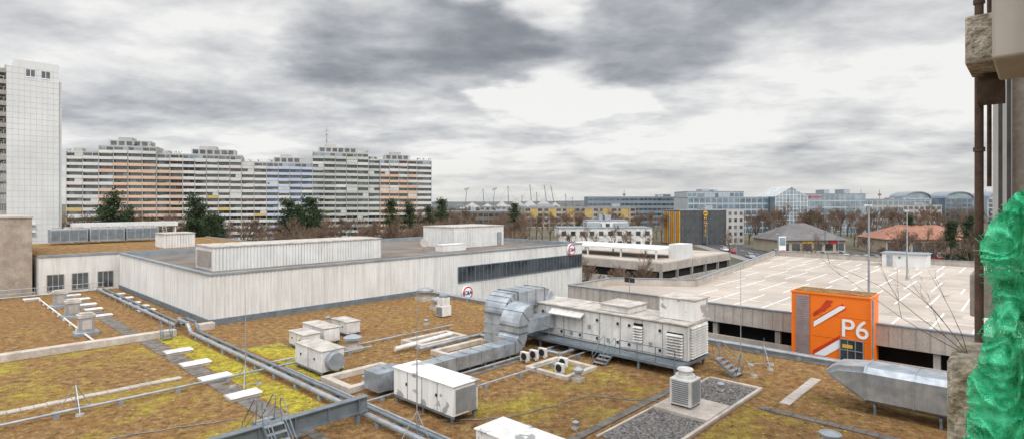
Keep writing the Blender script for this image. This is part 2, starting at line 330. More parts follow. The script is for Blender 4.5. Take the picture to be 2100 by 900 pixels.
mb=MB()
mb.ext([(0.2,.2,.01),(4.6,.2,.01),(4.6,2.9,.01),(0.2,2.9,.01)],(0,0,.05)); mb.ext([(7.2,.2,.01),(11,.2,.01),(11,2.9,.01),(7.2,2.9,.01)],(0,0,.05)); part("gravel",gb,mb,[gravel])
mb=MB(); mb.box(0,11.2,0,0.16,0,0.16); mb.box(0,11.2,2.92,3.04,0,0.1); mb.box(11,11.2,0.16,2.92,0,0.16); mb.box(4.6,7.2,0.16,2.92,0,0.2); part("kerb",gb,mb,[curb],bev=0.02)
mb=MB(); rg=random.Random(2)
for i in range(1500):
    x=rg.choice([rg.uniform(.3,4.5),rg.uniform(7.3,10.9)]); y=rg.uniform(.3,2.8); s=rg.uniform(.02,.05)
    mb.cyl((x,y,.05),(x+rg.uniform(-.01,.01),y,.06+s),s,s*.5,5,cap=True)
part("pebbles",gb,mb,[gravel],kind="stuff")
# ------------------------------------------------------------ store building
st=T("store_building",16.56,49.62,0,"long white ribbed metal store with dark window band","building")
LU,LV=51.5,29.4
mb=MB(); corr(mb,0,LU,0,0.35,4.1); corr(mb,22.9,LU,0,GZ,0.35); corr(mb,0,LV,0,0.35,4.1,'y'); part("wall",st,mb,[white_rib],"white ribbed cladding with dark grime streaks")
mb=MB(); mb.box(0.06,LU,0.06,LV,GZ,3.75); part("roof",st,mb,[bitumen],"brown grey bitumen roof")
mb=MB(); mb.box(-0.08,LU+.08,-0.08,0.35,4.1,4.26); mb.box(-0.08,0.35,0.35,LV,4.1,4.26); mb.box(0.35,LU,LV-0.35,LV,3.7,4.26); mb.box(LU-0.3,LU+.08,0.35,LV-.35,3.7,4.26); part("parapet_cap",st,mb,[flash])
mb=MB(); mb.box(-0.1,22.9,-0.12,-0.01,0,0.5); mb.box(-0.12,-0.01,-0.01,LV,0,0.5); part("base_flashing",st,mb,[steel_dark],"blue grey metal strip along wall foot")
mb=MB(); mb.box(LU-0.05,LU+0.05,0,LV,GZ,4.1); part("end_wall",st,mb,[white_rib])
nb=18
for i in range(nb):
    wl=(LU-27.0)/nb; x0=27.0+i*wl
    mb=MB(); mb.box(x0+0.06,x0+wl-0.06,-0.06,-0.01,0.82,2.56,0); mb.box(x0,x0+0.06,-0.1,0,0.76,2.6,1); mb.box(x0+.06,x0+wl,-0.1,0,2.56,2.66,1); mb.box(x0+.06,x0+wl,-0.1,0,0.72,0.82,1); mb.box(x0+wl*.5-.02,x0+wl*.5+.02,-.08,-.06,.82,2.56,1)
    part("window",st,mb,[glass,steel_dark])
for (x,z,r) in [(48.6,3.4,0.85),(28.3,-0.5,0.8)]:
    mb=MB(); mb.cyl((x,-0.05,z),(x,-0.3,z),r,n=32,m=0); mb.cyl((x,-0.3,z),(x,-0.34,z),r*0.95,n=32,m=1); mb.cyl((x,-0.34,z),(x,-0.36,z),r*0.74,n=32,m=0)
    part("round_sign",st,mb,[pwhite,red],"round white sign with red ring")
    text("C&A",r*0.78,0.015,navy,st,(x,-0.39,z),'v',bold=0.012)
def ribbox(name,u0,u1,v0,v1,z0,z1,label,cat,mat=white_pent):
    p=T(name,u0,v0,z0,label,cat); mb=MB(); h=z1-z0
    corr(mb,0,u1-u0,0,0,h-0.12); corr(mb,0,v1-v0,0,0,h-0.12,'y'); mb.box(0.05,u1-u0,0.05,v1-v0,0,h-0.14)
    part("wall",p,mb,[mat]); mb=MB(); mb.box(-0.08,u1-u0+.08,-0.08,v1-v0+.08,h-.12,h); part("roof",p,mb,[top_dirty]); return p
p=ribbox("roof_plant_room",19,37.3,56,60.7,3.75,6.05,"long white ribbed plant room on store roof","plant room")
mb=MB()
for i in range(14): mb.box(-0.1,-0.02,0.4,4.3,0.35+i*0.11,0.41+i*0.11)
part("louvre",p,mb,[conc_l],"pale ventilation grille")
p=ribbox("roof_plant_room",52,62,60,67,3.75,6.75,"square white plant room on store roof","plant room")
mb=MB(); mb.box(8.6,9.4,-0.09,-0.02,0.1,2.0); part("door",p,mb,[steel])
mb=MB(); mb.box(0,4,0,1.6,0,0.8); mb.box(-0.05,4.05,-.05,1.65,0.8,0.86); x,y=XY(47.5,57); solo("roof_hatch_box",mb,[white_pent],(x,y,3.75),"low grey box beside the white plant room","roof box")
def satellite(u,v,z):
    p=T("satellite_dish",u,v,z,"small satellite dish on roof","satellite dish"); mb=MB(); mb.cyl((0,0,0),(0,0,1.0),.04); part("mast",p,mb,[steel]); mb=MB(); mb.cyl((-0.05,-0.1,1.1),(-0.12,-0.25,1.15),.15,.5,16); part("dish",p,mb,[conc_l])
satellite(45.5,58.5,3.75); satellite(47,60.5,3.75)
# annex
wl=T("annex_building",9.3,80.02,0,"white rendered annex with dark windows under flat roof","building")
mb=MB(); mb.box(0,7.2,0,27,0,4.1); mb.box(7.2,26,0,27,GZ,4.0); part("wall",wl,mb,[render_white])
mb=MB(); mb.box(-0.05,7.2,-0.1,0.35,4.1,4.35); mb.box(7.2,26,.0,.35,4.0,4.3); mb.box(25.7,26.1,.35,27,4,4.3); part("parapet_cap",wl,mb,[flash])
mb=MB(); mb.box(0,25.7,0.36,26.9,4.1,4.2); part("roof",wl,mb,[moss_brown])
for x0 in (0.7,2.9,5.3):
    mb=MB(); mb.box(x0,x0+1.5,-0.05,-0.01,0.3,2.1,0)
    for k in (0,0.5,1.0,1.5): mb.box(x0+k-0.03,x0+k+0.03,-0.09,-0.05,0.3,2.1,1)
    mb.box(x0-.03,x0+1.53,-.09,-.05,2.1,2.18,1); part("window",wl,mb,[glass,conc_l])
bw=T("aggregate_block",-14,81.3,0,"brown pebble-dashed concrete building block","building")
mb=MB(); mb.box(0,22.9,0,16,GZ,8.4); part("wall",bw,mb,[agg]); mb=MB(); mb.box(-.1,23,-.1,16.1,8.4,8.6); part("parapet_cap",bw,mb,[conc_l])
mb=MB()
for i in range(0,25):
    mb.cyl((i*1.2,0,0),(i*1.2,0,1.0),0.03,n=6)
mb.path([(0,0,1.0),(29,0,1.0)],0.03,6); mb.path([(0,0,0.55),(29,0,0.55)],0.02,6); mb.path([(0,0,0.2),(29,0,0.2)],0.05,6)
x,y=XY(-14,78.6); solo("roof_railing",mb,[steel],(x,y,0),"galvanised railing along white annex wall","railing")
for i in range(3):
    p=T("chiller",13+i*4.5,101,4.2,"grey rooftop chiller with louvred sides","chiller",group="chillers in a row on the rear roof")
    mb=MB(); mb.box(0,4.3,0,2.2,0.3,2.2); part("casing",p,mb,[steel],bev=.03)
    mb=MB()
    for k in range(4): mb.box(0.15+k*1.03,1.05+k*1.03,-.04,-.005,.6,2.0)
    part("coil",p,mb,[steel_dark]); mb=MB()
    for k in range(3): mb.cyl((.8+k*1.3,1.1,2.2),(.8+k*1.3,1.1,2.45),.5,n=16)
    part("fan",p,mb,[conc_l])
mb=MB(); mb.box(0,14,0,1.5,2.2,2.9); [mb.box(k*3.4,k*3.4+.2,.2,1.3,0,2.2) for k in range(5)]
x,y=XY(16,104.5); solo("roof_duct",mb,[white_pent],(x,y,4.2),"long white duct raised on legs on roof","duct")
ribbox("roof_plant_room",22.5,26.2,84,88,4.2,6.1,"small white ribbed box on annex roof","plant room")
lad=MB()
for s in(0,.5): lad.cyl((s,0,0),(s,1.2,2.6),.04,n=6)
for k in range(8): lad.cyl((0,.15*k+.1,.33*k+.2),(.5,.15*k+.1,.33*k+.2),.03,n=5)
x,y=XY(26.8,100); solo("roof_ladder",lad,[steel],(x,y,4.2),"steel ladder leaning at grey chillers","ladder")
# ------------------------------------------------------------ big air handling unit
ah=T("air_handling_unit",31.2,15.1,0,"long white weathered air handling unit on steel frame","air handling unit")
Lh=12.5
segs=[0,1.6,3.0,4.6,6.2,7.6,9.2,10.9,12.5]
mb=MB(); mb.box(0,2.8,0,Lh,0.7,2.8,0,1)
part("casing",ah,mb,[white_paint,top_dirty],bev=0.015)
mb=MB()
for s in segs: mb.box(-0.03,-0.001,s-0.02 if s else 0,s+0.02,0.72,2.78,0)
mb.box(-0.03,-.001,0.03,Lh,.7,.75); mb.box(-0.03,-.001,0.03,Lh,2.72,2.78)
part("panel_frame",ah,mb,[conc])
mb=MB(); mb.box(-0.12,2.9,-.08,Lh+.08,2.8,2.88,1)
for k in range(1,6): mb.box(-.12,2.9,k*2.1-.03,k*2.1+.03,2.88,2.92,1)
part("roof_sheet",ah,mb,[white_paint,top_dirty])
mb=MB(); mb.box(-1.25,2.9,-.1,Lh+.3,0.5,0.66)
for y in [0.2,2.6,5.2,7.8,10.4,12.3]:
    for xx in (-1.1,0.2,2.6): mb.box(xx-.07,xx+.07,y-.07,y+.07,0,0.5)
part("steel_frame",ah,mb,[steel_dark])
mb=MB(); mb.box(0.9,2.8,0.0,2.3,2.9,4.15,0,1); mb.box(0.85,2.9,-.08,2.38,4.15,4.23,1); part("intake_box",ah,mb,[white_peel,top_dirty],bev=.015)
mb=MB(); mb.box(0.4,2.6,4.2,6.4,2.9,3.3,0,1); mb.box(0.3,2.7,4.1,6.5,3.3,3.38,1); part("raised_cover",ah,mb,[white_paint,top_dirty],bev=.015)
for (a,b,z0,z1) in [(0.25,1.3,0.9,2.3),(2.95,3.6,1.35,2.5)]:
    mb=MB()
    n=int((z1-z0)/0.17)
    for k in range(n): mb.ext([(-0.04,a,z0+k*.17),(-0.2,a,z0+k*.17+.02),(-0.04,a,z0+k*.17+.13)],(0,b-a,0),0)
    mb.box(-0.035,-0.005,a,b,z0,z1,1); part("louvre",ah,mb,[white_paint,dark])
mb=MB()
for k in range(12): mb.ext([(0.3,-0.01,0.8+k*.16),(0.3,-.18,.82+k*.16),(0.3,-.01,.93+k*.16)],(2.2,0,0))
part("end_louvre",ah,mb,[white_paint])
mb=MB(); mb.ext([(-.04,7.4,2.5),(-.55,7.4,2.3),(-.55,7.4,2.36),(-.04,7.4,2.62)],(0,2.8,0)); part("canopy",ah,mb,[white_paint])
for y in [1.6,3.75,4.6,6.2,7.6,9.2,10.9]:
    for z in (1.0,2.2):
        mb=MB(); mb.box(-.12,-.03,y+.1,y+.22,z,z+.16); part("door_handle",ah,mb,[black])
for (y,z) in [(5.4,.95),(8.4,.95),(10.0,1.3),(2.3,1.2),(11.7,1.9),(6.9,1.6)]:
    mb=MB(); mb.box(-.04,-.002,y,y+.22,z,z+.26,0); part("nameplate",ah,mb,[steel])
def rail(mb,pts,h=1.0,sp=1.2,m=0):
    for a,b in zip(pts,pts[1:]):
        a=Vector(a);b=Vector(b); n=max(1,int((b-a).length/sp))
        for i in range(n+1):
            p=a.lerp(b,i/n); mb.cyl(p,p+Vector((0,0,h)),.03,n=5,m=m)
        for k in (h,h*0.55): mb.cyl(a+Vector((0,0,k)),b+Vector((0,0,k)),.03,n=5,m=m)
mb=MB(); rail(mb,[(-1.2,5.5,.66),(-1.2,12.3,.66)],h=.9); rail(mb,[(-1.2,3.9,.66),(-1.2,0.2,.66)],h=.9); part("guard_rail",ah,mb,[steel_dark])
def stairs(name,u,v,n,rise,run,wd,ang,label,z0=0,rh=.9):
    p=T(name,u,v,z0,label,"steel stairs"); p.rotation_euler=(0,0,TH+ang)
    mb=MB()
    for i in range(n): mb.box(i*run,i*run+run*.95,0,wd,(i+1)*rise-.03,(i+1)*rise)
    part("tread",p,mb,[steel],"grating treads")
    mb=MB()
    for y in (-.03,wd): mb.ext([(-.1,y,0),(.15,y,0),(n*run+.1,y,n*rise),(n*run-.15,y,n*rise)],(0,.03,0))
    part("stringer",p,mb,[steel_dark])
    for y in (0,wd):
        mb=MB(); mb.path([(.05,y,.1),(-.08,y,rh*.75),(-.02,y,rh*.93),(.12,y,rh*1.02),(n*run-.1,y,n*rise+rh),(n*run+.1,y,n*rise+rh*.95),(n*run+.14,y,n*rise+rh*.75),(n*run,y,n*rise)],.024,6); mb.path([(-.05,y,.5*rh),(n*run+.05,y,n*rise+rh*.5)],.016,5); part("handrail",p,mb,[steel_dark])
    return p
stairs("access_stairs",29.0,19.5,4,.16,.3,.8,0,"grey steel steps up to the air unit")
stairs("access_stairs",33.0,12.6,5,.18,.26,.8,R(90),"steel stair at end of the air unit")
# ------------------------------------------------------------ big silver duct
dk=T("silver_duct",16.0,24.7,0,"large silver sheet metal duct with rounded elbows","duct")
def ductseg(mb,P0,P1,hw,n,axis='x'):
    (x0,y0,z0),(x1,y1,z1)=P0,P1; mb.box(x0,x1,y0,y1,z0,z1)
    for i in range(n+1):
        f=i/n
        if axis=='x': xx=x0+(x1-x0)*f; mb.box(xx-.025,xx+.025,y0-.05,y1+.05,z0-.05,z1+.05)
        elif axis=='z': zz=z0+(z1-z0)*f; mb.box(x0-.05,x1+.05,y0-.05,y1+.05,zz-.025,zz+.025)
def arcduct(mb,cx_,cz_,r0,r1,a0,a1,y0,y1,n=10,fl=3):
    P=[]
    for i in range(n+1):
        a=R(a0+(a1-a0)*i/n); P.append((math.cos(a),math.sin(a)))
    for p,q in zip(P,P[1:]):
        A=[(cx_+p[0]*r0,cz_+p[1]*r0),(cx_+p[0]*r1,cz_+p[1]*r1),(cx_+q[0]*r1,cz_+q[1]*r1),(cx_+q[0]*r0,cz_+q[1]*r0)]
        for y in (y0,y1): mb.face([(x,y,z) for x,z in A])
        mb.face([(A[1][0],y0,A[1][1]),(A[2][0],y0,A[2][1]),(A[2][0],y1,A[2][1]),(A[1][0],y1,A[1][1])]); mb.face([(A[0][0],y0,A[0][1]),(A[3][0],y0,A[3][1]),(A[3][0],y1,A[3][1]),(A[0][0],y1,A[0][1])])
    for i in range(0,n+1,max(1,n//fl)):
        a=R(a0+(a1-a0)*i/n); c,s=math.cos(a),math.sin(a); e=.025
        mb.ext([(cx_+c*(r0-.05)+s*e,y0-.05,cz_+s*(r0-.05)-c*e),(cx_+c*(r1+.05)+s*e,y0-.05,cz_+s*(r1+.05)-c*e),(cx_+c*(r1+.05)-s*e,y0-.05,cz_+s*(r1+.05)+c*e),(cx_+c*(r0-.05)-s*e,y0-.05,cz_+s*(r0-.05)+c*e)],(0,y1-y0+.1,0))
mb=MB(); ductseg(mb,(2.6,0,.3),(10.6,1.0,1.05),0,8); part("low_run",dk,mb,[silver],"horizontal duct run over the moss")
mb=MB(); arcduct(mb,10.6,1.5,.35,1.2,-90,0,0,1.7,8,2); ductseg(mb,(10.95,0,1.5),(11.8,1.7,1.95),0,1,'z'); arcduct(mb,12.3,1.95,.5,1.35,180,90,0,1.7,8,2)
part("lower_elbow",dk,mb,[silver],"curved silver elbow rising from the roof")
mb=MB(); ductseg(mb,(11.6,1.95,.35),(12.7,3.9,2.4),0,3,'z'); arcduct(mb,13.0,2.4,.3,1.4,180,90,1.95,3.9,10,4); ductseg(mb,(13.0,1.95,2.7),(15.9,3.9,3.8),0,3)
arcduct(mb,15.9,2.6,.1,1.2,90,20,1.95,3.9,6,2)
part("upper_elbow",dk,mb,[silver],"tall rounded silver elbow over the unit")
mb=MB(); mb.box(11.9,15.15,.35,1.5,1.3,2.2); part("connector",dk,mb,[silver])
mb=MB()
for x in (3,5.5,8,10.2): mb.box(x-.04,x+.04,.05,.13,0,.3); mb.box(x-.04,x+.04,.85,.93,0,.3)
mb.box(11.7,12.6,2.1,2.2,0,.35); mb.box(11.7,12.6,3.7,3.8,0,.35)
part("support_leg",dk,mb,[steel_dark])
mb=MB(); mb.ext([(2.6,0,.3),(2.6,0,1.05),(1.9,-.1,1.3),(.2,-.1,1.3),(.2,-.1,.35),(1.9,-.1,.3)],(0,1.3,0)); mb.box(1.0,1.05,-.15,1.25,.3,1.36); part("end_transition",dk,mb,[silver])
# ------------------------------------------------------------ fan boxes
def fanbox(u,v,du,dv,z0,h,label,mat,legs=True,grille=False):
    p=T("ventilation_box",u,v,0,label,"ventilation unit")
    mb=MB(); mb.box(0,du,0,dv,z0,z0+h,0,1)
    part("casing",p,mb,[mat,top_dirty],bev=.02)
    mb=MB(); n=max(2,int(dv/1.1))
    for i in range(1,n): mb.box(-.014,-.001,dv*i/n-.015,dv*i/n+.015,z0+.02,z0+h-.02,0)
    part("panel_joint",p,mb,[steel_dark])
    mb=MB(); mb.box(-.06,du+.06,-.06,dv+.06,z0+h,z0+h+.05); part("lid",p,mb,[white_peel if mat is white_peel else top_dirty],bev=.01)
    mb=MB()
    for y in (.2,dv/2,dv-.2):
        for x in (.1,du-.1): mb.box(x-.05,x+.05,y-.05,y+.05,0,z0)
    mb.box(0,.08,0,dv,z0-.1,z0-.001); mb.box(du-.08,du,0,dv,z0-.1,z0-.001)
    part("leg",p,mb,[steel_dark])
    for y in (dv*.25,dv*.75):
        mb=MB(); mb.box(-.05,-.01,y,y+.1,z0+h*.5,z0+h*.6); part("door_handle",p,mb,[black])
    if grille:
        mb=MB(); mb.cyl((du/2,-.02,z0+h/2),(du/2,-.45,z0+h/2),.55,.5,20); part("round_outlet",p,mb,[steel])
    else:
        mb=MB()
        mb.box(.12,du-.12,-.03,-.005,z0+.12,z0+h-.15)
        part("end_panel",p,mb,[steel if mat is white_peel else white_paint])
    return p
fanbox(16.6,19.2,1.5,4.6,.4,1.35,"white ventilation box with peeling grey paint on legs",white_peel)
fanbox(14.6,10.6,1.5,5.0,.35,1.1,"white ventilation box with patched paint at roof edge",white_peel)
fanbox(16.0,30.0,1.4,3.3,.3,1.2,"white ventilation box with round outlet",white_paint,grille=True)
fanbox(18.0,36.2,1.2,2.2,.25,.85,"small white ventilation box on moss",white_paint)
fanbox(19.6,36.4,1.2,3.2,.3,.95,"long white ventilation box with grey end",white_paint)
fanbox(22.2,37.8,1.1,2.3,.25,.85,"single white ventilation box near store wall",white_paint)
dr=T("roof_edge_duct",31,-2.5,-.25,"silver duct with tapered hood on steel legs","duct")
mb=MB(); 
oc=[(0,.95),(.25,.75),(1.75,.75),(2,.95),(2,2.2),(1.75,2.45),(.25,2.45),(0,2.2)]
mb.ext([(x,0,z) for x,z in oc],(0,8.6,0)); 
for y in (0,2.2,4.4,6.6,8.5):
    mb.ext([((x-1)*1.04+1,y,(z-1.6)*1.04+1.6) for x,z in oc],(0,.06,0))
part("casing",dr,mb,[silver])
mb=MB(); mb.ext([(.25,8.6,2.45),(.25,9.8,2.3),(.25,10.3,1.95),(.25,10.2,1.75),(.25,8.6,.75)],(1.5,0,0)); mb.ext([(0,8.6,2.2),(0,9.7,2.1),(0,10.1,1.9),(0,8.6,1.0)],(2,0,0)); part("hood",dr,mb,[silver],"tapered end hood")
mb=MB()
for y in (0.5,3,5.6,8.1):
    mb.box(.1,.2,y,y+.1,.25,.76); mb.box(1.8,1.9,y,y+.1,.25,.76); mb.box(0,2,y,y+.1,.62,.74)
part("leg",dr,mb,[steel_dark])
# ------------------------------------------------------------ condenser on pad
ac=T("cooling_condenser",25.8,12.6,0.2,"white square condenser with round top fan","air conditioner")
mb=MB(); mb.box(-.55,.55,-.55,.55,.1,1.35,0,0); part("casing",ac,mb,[white_paint],bev=.03)
for rr in range(4):
    mb=MB()
    for k in range(11): mb.box(-.42,.42,-.585,-.555,.22+k*.1,.255+k*.1)
    o=part("coil_grille",ac,mb,[steel_dark]); o.rotation_euler=(0,0,R(90*rr))
mb=MB(); mb.cyl((0,0,1.35),(0,0,1.5),.5,.46,24); mb.cyl((0,0,1.5),(0,0,1.72),.32,.34,24); mb.cyl((0,0,1.72),(0,0,1.78),.4,.36,24); part("fan_housing",ac,mb,[white_paint])
mb=MB()
for x in(-.45,.45):
    for y in(-.45,.45): mb.box(x-.05,x+.05,y-.05,y+.05,0.005,.1)
part("foot",ac,mb,[steel_dark])
mb=MB(); mb.path([(.6,.3,.3),(.9,.3,.3),(.9,.3,.05),(2.5,.6,.05)],.04,6); part("refrigerant_pipe",ac,mb,[black])
def splitac(u,v,z,label,s=1.0):
    p=T("split_condenser",u,v,z,label,"air conditioner",group="small split condensers on the roof")
    mb=MB(); mb.box(0,.35*s,0,.85*s,.1,.1+.75*s); mb.box(0,.35*s,.05,.15,0,.1); mb.box(0,.35*s,.7*s,.8*s,0,.1); part("casing",p,mb,[white_paint],bev=.02)
    mb=MB(); mb.cyl((-.005,.4*s,.1+.38*s),(-.03,.4*s,.1+.38*s),.31*s,n=20); part("fan_grille",p,mb,[black]); return p
for i in range(3): splitac(26.2+i*.75,23.3-.1*i,.06,"small white split condenser with black fan",.72)
for i in range(2): splitac(25.8+i*1.1,20.2+i*.6,0.05,"small white split condenser in kerb frame",.7)
def cowl(u,v,h,r,label):
    p=T("roof_ventilator",u,v,0,label,"roof ventilator",group="roof ventilators")
    mb=MB(); mb.box(-r*1.1,r*1.1,-r*1.1,r*1.1,0,h*.25); mb.cyl((0,0,h*.25),(0,0,h*.7),r*.8,n=14); part("base",p,mb,[conc_l])
    mb=MB(); mb.cyl((0,0,h*.7),(0,0,h*.85),r*1.25,r*1.25,18); mb.cyl((0,0,h*.85),(0,0,h),r*1.25,r*.4,18); part("cowl",p,mb,[steel])
cowl(25.7,19.0,.8,.25,"small round metal vent pipe on moss"); cowl(20.5,34.2,1.1,.5,"squat grey roof ventilator"); cowl(20.1,15.0,.4,.13,"tiny metal vent pipe"); cowl(18.3,16.2,.4,.13,"tiny metal vent pipe"); cowl(34,41.5,1.2,.55,"round silver roof fan near store"); cowl(36.4,46.6,1.3,.7,"round white fan near store wall")
cowl(29.5,12.4,.5,.18,"small metal vent pipe on gravel"); cowl(26.0,6.3,.6,.35,"low square vent hood on moss"); cowl(17.3,27.4,.5,.2,"small vent pipe within kerb frame"); cowl(24,44,.5,.2,"small vent pipe on brown moss"); cowl(29,37,.5,.18,"small vent pipe on brown moss"); cowl(35,7.2,.5,.16,"tiny vent pipe on brown moss")
mb=MB(); 
p=T("stacked_condenser",32.2,38.6,0,"white stacked cooling unit with fan on top","air conditioner")
mb.box(-.5,.5,-.5,.5,.1,1.0); mb.box(-.4,.4,-.4,.4,1.0,1.7); part("casing",p,mb,[white_paint],bev=.03); mb=MB(); mb.cyl((0,0,1.7),(0,0,1.95),.4,n=18); part("fan",p,mb,[steel]); mb=MB(); [mb.box(-.53,-.505,-.4,.4,.2+k*.12,.26+k*.12) for k in range(6)]; part("grille",p,mb,[louver])
for (X,Y,s) in [(-43.7,54.2,1.05),(-38.5,49.1,1.05),(-32.6,42.9,1.0)]:
    p=thing("roof_fan_cabinet",(X,Y,0),"silver and white roof fan cabinet with flat cap","roof fan",TH,"roof fan cabinets in a row")
    mb=MB(); mb.box(-.75*s,.75*s,-.6*s,.6*s,0,.3); mb.box(-.45*s,.45*s,-.45*s,.45*s,.3,1.35); part("cabinet",p,mb,[steel],bev=.02)
    mb=MB(); mb.box(-.55*s,.55*s,-.5*s,.5*s,1.35,1.6); mb.box(-.4*s,.4*s,-.35*s,.35*s,1.6,1.72); part("cap",p,mb,[top_dirty],bev=.02)
    mb=MB(); mb.box(-.47*s,-.455*s,-.3*s,.3*s,.5,1.2); mb.box(-.3*s,.3*s,-.47*s,-.455*s,.5,1.2); part("grille",p,mb,[conc_l])
for i,(Y,X) in enumerate([(58.1,-49.8),(60.5,-47.4),(58.1,-44.6),(55,-41.6),(52.5,-39.2),(49.6,-36.2),(61.2,-43.1),(58.7,-40.5),(55.8,-37.8),(54,-35.8),(52,-33.9),(37.6,-22.4),(34.7,-19.6),(31.9,-16.9),(29,-13.9)]):
    p=thing("skylight",(X,Y,0),"low white rectangular skylight hatch on moss","skylight",TH,"skylights in rows on the mossy roof")
    s=.62 if i<11 else .75
    mb=MB(); mb.box(-s,s,-.42,.42,0,.18); part("frame",p,mb,[conc_l],bev=.02)
    mb=MB(); mb.ext([(-s-.05,-.47,.18),(-s-.05,.47,.18),(-s-.05,.42,.25),(-s-.05,-.42,.25)],(2*s+.1,0,0)); part("cover",p,mb,[white_paint],bev=.01)
def pipe(name,pts,r,label,mat=steel,n=10,extra=None):
    mb=MB(); mb.path(pts,r,n)
    for p in pts[1:-1]:
        mb.cyl((p[0],p[1],p[2]-r*1.1),(p[0],p[1],p[2]+r*1.1),r*1.15,n=n)
    for a,b in zip(pts,pts[1:]):
        a=Vector(a);b=Vector(b);Ln=(b-a).length; k=int(Ln/2.5)
        for i in range(k):
            q=a.lerp(b,(i+.5)/k)
            if abs(a.z-b.z)<.01: 
                mb.box(q.x-.12,q.x+.12,q.y-.12,q.y+.12,0,max(.03,q.z-r),0)
                dd=(b-a).normalized()*.04; mb.cyl(q-dd,q+dd,r*1.12,n=n)
    return solo(name,mb,[mat],(0,0,0),label,"pipe")
pipe("insulated_pipe",[(14.2,78,.35),(14.2,50,.35),(14.2,49.2,.95),(14.2,47.2,.95),(14.2,46.4,.35),(14.2,15,.35)],.13,"long grey blue insulated pipe across moss",steel)
pipe("insulated_pipe",[(14.75,78,.35),(14.75,50,.35),(14.75,49.2,.95),(14.75,47.2,.95),(14.75,46.4,.35),(14.75,14,.35)],.1,"long grey blue insulated pipe across moss",steel_dark)
pipe("insulated_pipe",[(15.25,33,.2),(15.25,14,.2)],.06,"thin grey pipe beside bigger pipes",steel)
pipe("insulated_pipe",[(-12,33.4,.25),(21,33.4,.25),(21.5,33.4,.25)],.06,"long thin silver pipe on small blocks",steel)
pipe("insulated_pipe",[(14.9,24.35,.2),(31,24.35,.2)],.06,"thin silver pipe beside the duct",steel)
pipe("insulated_pipe",[(17,21.9,.3),(28,21.7,.3),(30.6,21.7,.3)],.05,"thin silver pipe over moss",silver)
pipe("insulated_pipe",[(23,30.1,.35),(28.6,30.1,.35),(28.6,29.2,.35),(30.6,29.2,.35)],.12,"thick silver pipe bending between kerbs",silver)
pipe("insulated_pipe",[(28.6,23.6,.3),(28.6,22.6,.3),(30.8,22.6,.3)],.11,"thick silver pipe by small condensers",silver)
pipe("insulated_pipe",[(22.0,31.4,.3),(27.0,31.4,.5)],.16,"white wrapped pipe on kerb",white_paint)
pipe("insulated_pipe",[(15,34.8,.18),(30,34.8,.18)],.05,"thin pipe between vent boxes",silver)
pipe("insulated_pipe",[(8.8,48.6,.2),(8.8,76,.2)],.07,"thin pipe feeding roof fans",white_paint)
pipe("edge_pipe",[(38.7,2,.35),(38.7,49,.35)],.09,"steel pipe running along roof edge",steel)
def cable(pts,label):
    mb=MB(); q=[]
    for a,b in zip(pts,pts[1:]):
        for i in range(8):
            f=i/8; q.append((a[0]+(b[0]-a[0])*f+.08*math.sin(i*1.3),a[1]+(b[1]-a[1])*f+.07*math.cos(i*2.1),.05))
    mb.path(q,.02,5); solo("roof_cable",mb,[steel_dark],(0,0,0),label,"cable")
cable([(19.5,37,0),(17,39,0),(15.5,41,0)],"thin dark cable lying on moss"); cable([(16.6,20,0),(19,18,0),(24,17,0),(26,13.5,0)],"thin dark cable lying on moss"); cable([(2,30,0),(8,28,0),(10.5,27,0)],"thin dark cable lying on moss")
mb=MB(); mb.box(0,11.3,0,.06,.55,1.15); mb.box(0,11.3,-.15,.21,1.15,1.19); mb.box(0,11.3,-.15,.21,.51,.55)
for k in range(8): mb.box(k*1.5+.3,k*1.5+.34,-.13,.19,.55,1.15)
for k in (0.5,4,7.5,10.8): mb.box(k-.08,k+.08,-.08,.14,0,.51)
x,y=XY(3.0,22.6); solo("steel_beam",mb,[steel_dark],(x,y,0),"heavy grey steel beam raised above moss roof","steel beam")
stairs("crossing_steps",10.2,21.1,5,.24,.26,.75,R(90),"steel crossing steps over the beam",rh=.95)
stairs("crossing_steps",9.4,24.3,5,.24,.26,.75,R(-90),"steel crossing steps over the beam",rh=.95)
stairs("crossing_steps",13.0,46.6,3,.2,.22,.6,R(90),"small steel steps over the roof kerb",rh=.8)
def rod(X,Y,h,label="thin lightning rod on tripod with concrete feet"):
    p=thing("lightning_rod",(X,Y,0),label,"lightning rod",random.random()*3,"lightning rods on the roof")
    mb=MB(); mb.cyl((0,0,.15),(0,0,h*.55),.028,n=6); mb.cyl((0,0,h*.55),(0,0,h),.018,.01,n=5); part("rod",p,mb,[steel])
    for k in range(3):
        a=R(120*k); mb=MB(); mb.cyl((.75*math.cos(a),.75*math.sin(a),.1),(0,0,1.3),.02,n=5); mb.cyl((.75*math.cos(a),.75*math.sin(a),.1),(0,0,.2),.016,n=5); part("tripod_leg",p,mb,[steel])
        mb=MB(); mb.cyl((.75*math.cos(a),.75*math.sin(a),0),(.75*math.cos(a),.75*math.sin(a),.1),.2,.17,12); part("foot",p,mb,[conc])
rod(-14.5,30.5,5.4); rod(-4.0,23.6,6.4); rod(13.5,33.1,6.3); rod(-21,27,1.8,"short lightning rod standing on moss"); rod(7.0,43,3.0,"short lightning rod by air unit"); rod(15.5,34.5,1.8,"short lightning rod standing on moss")
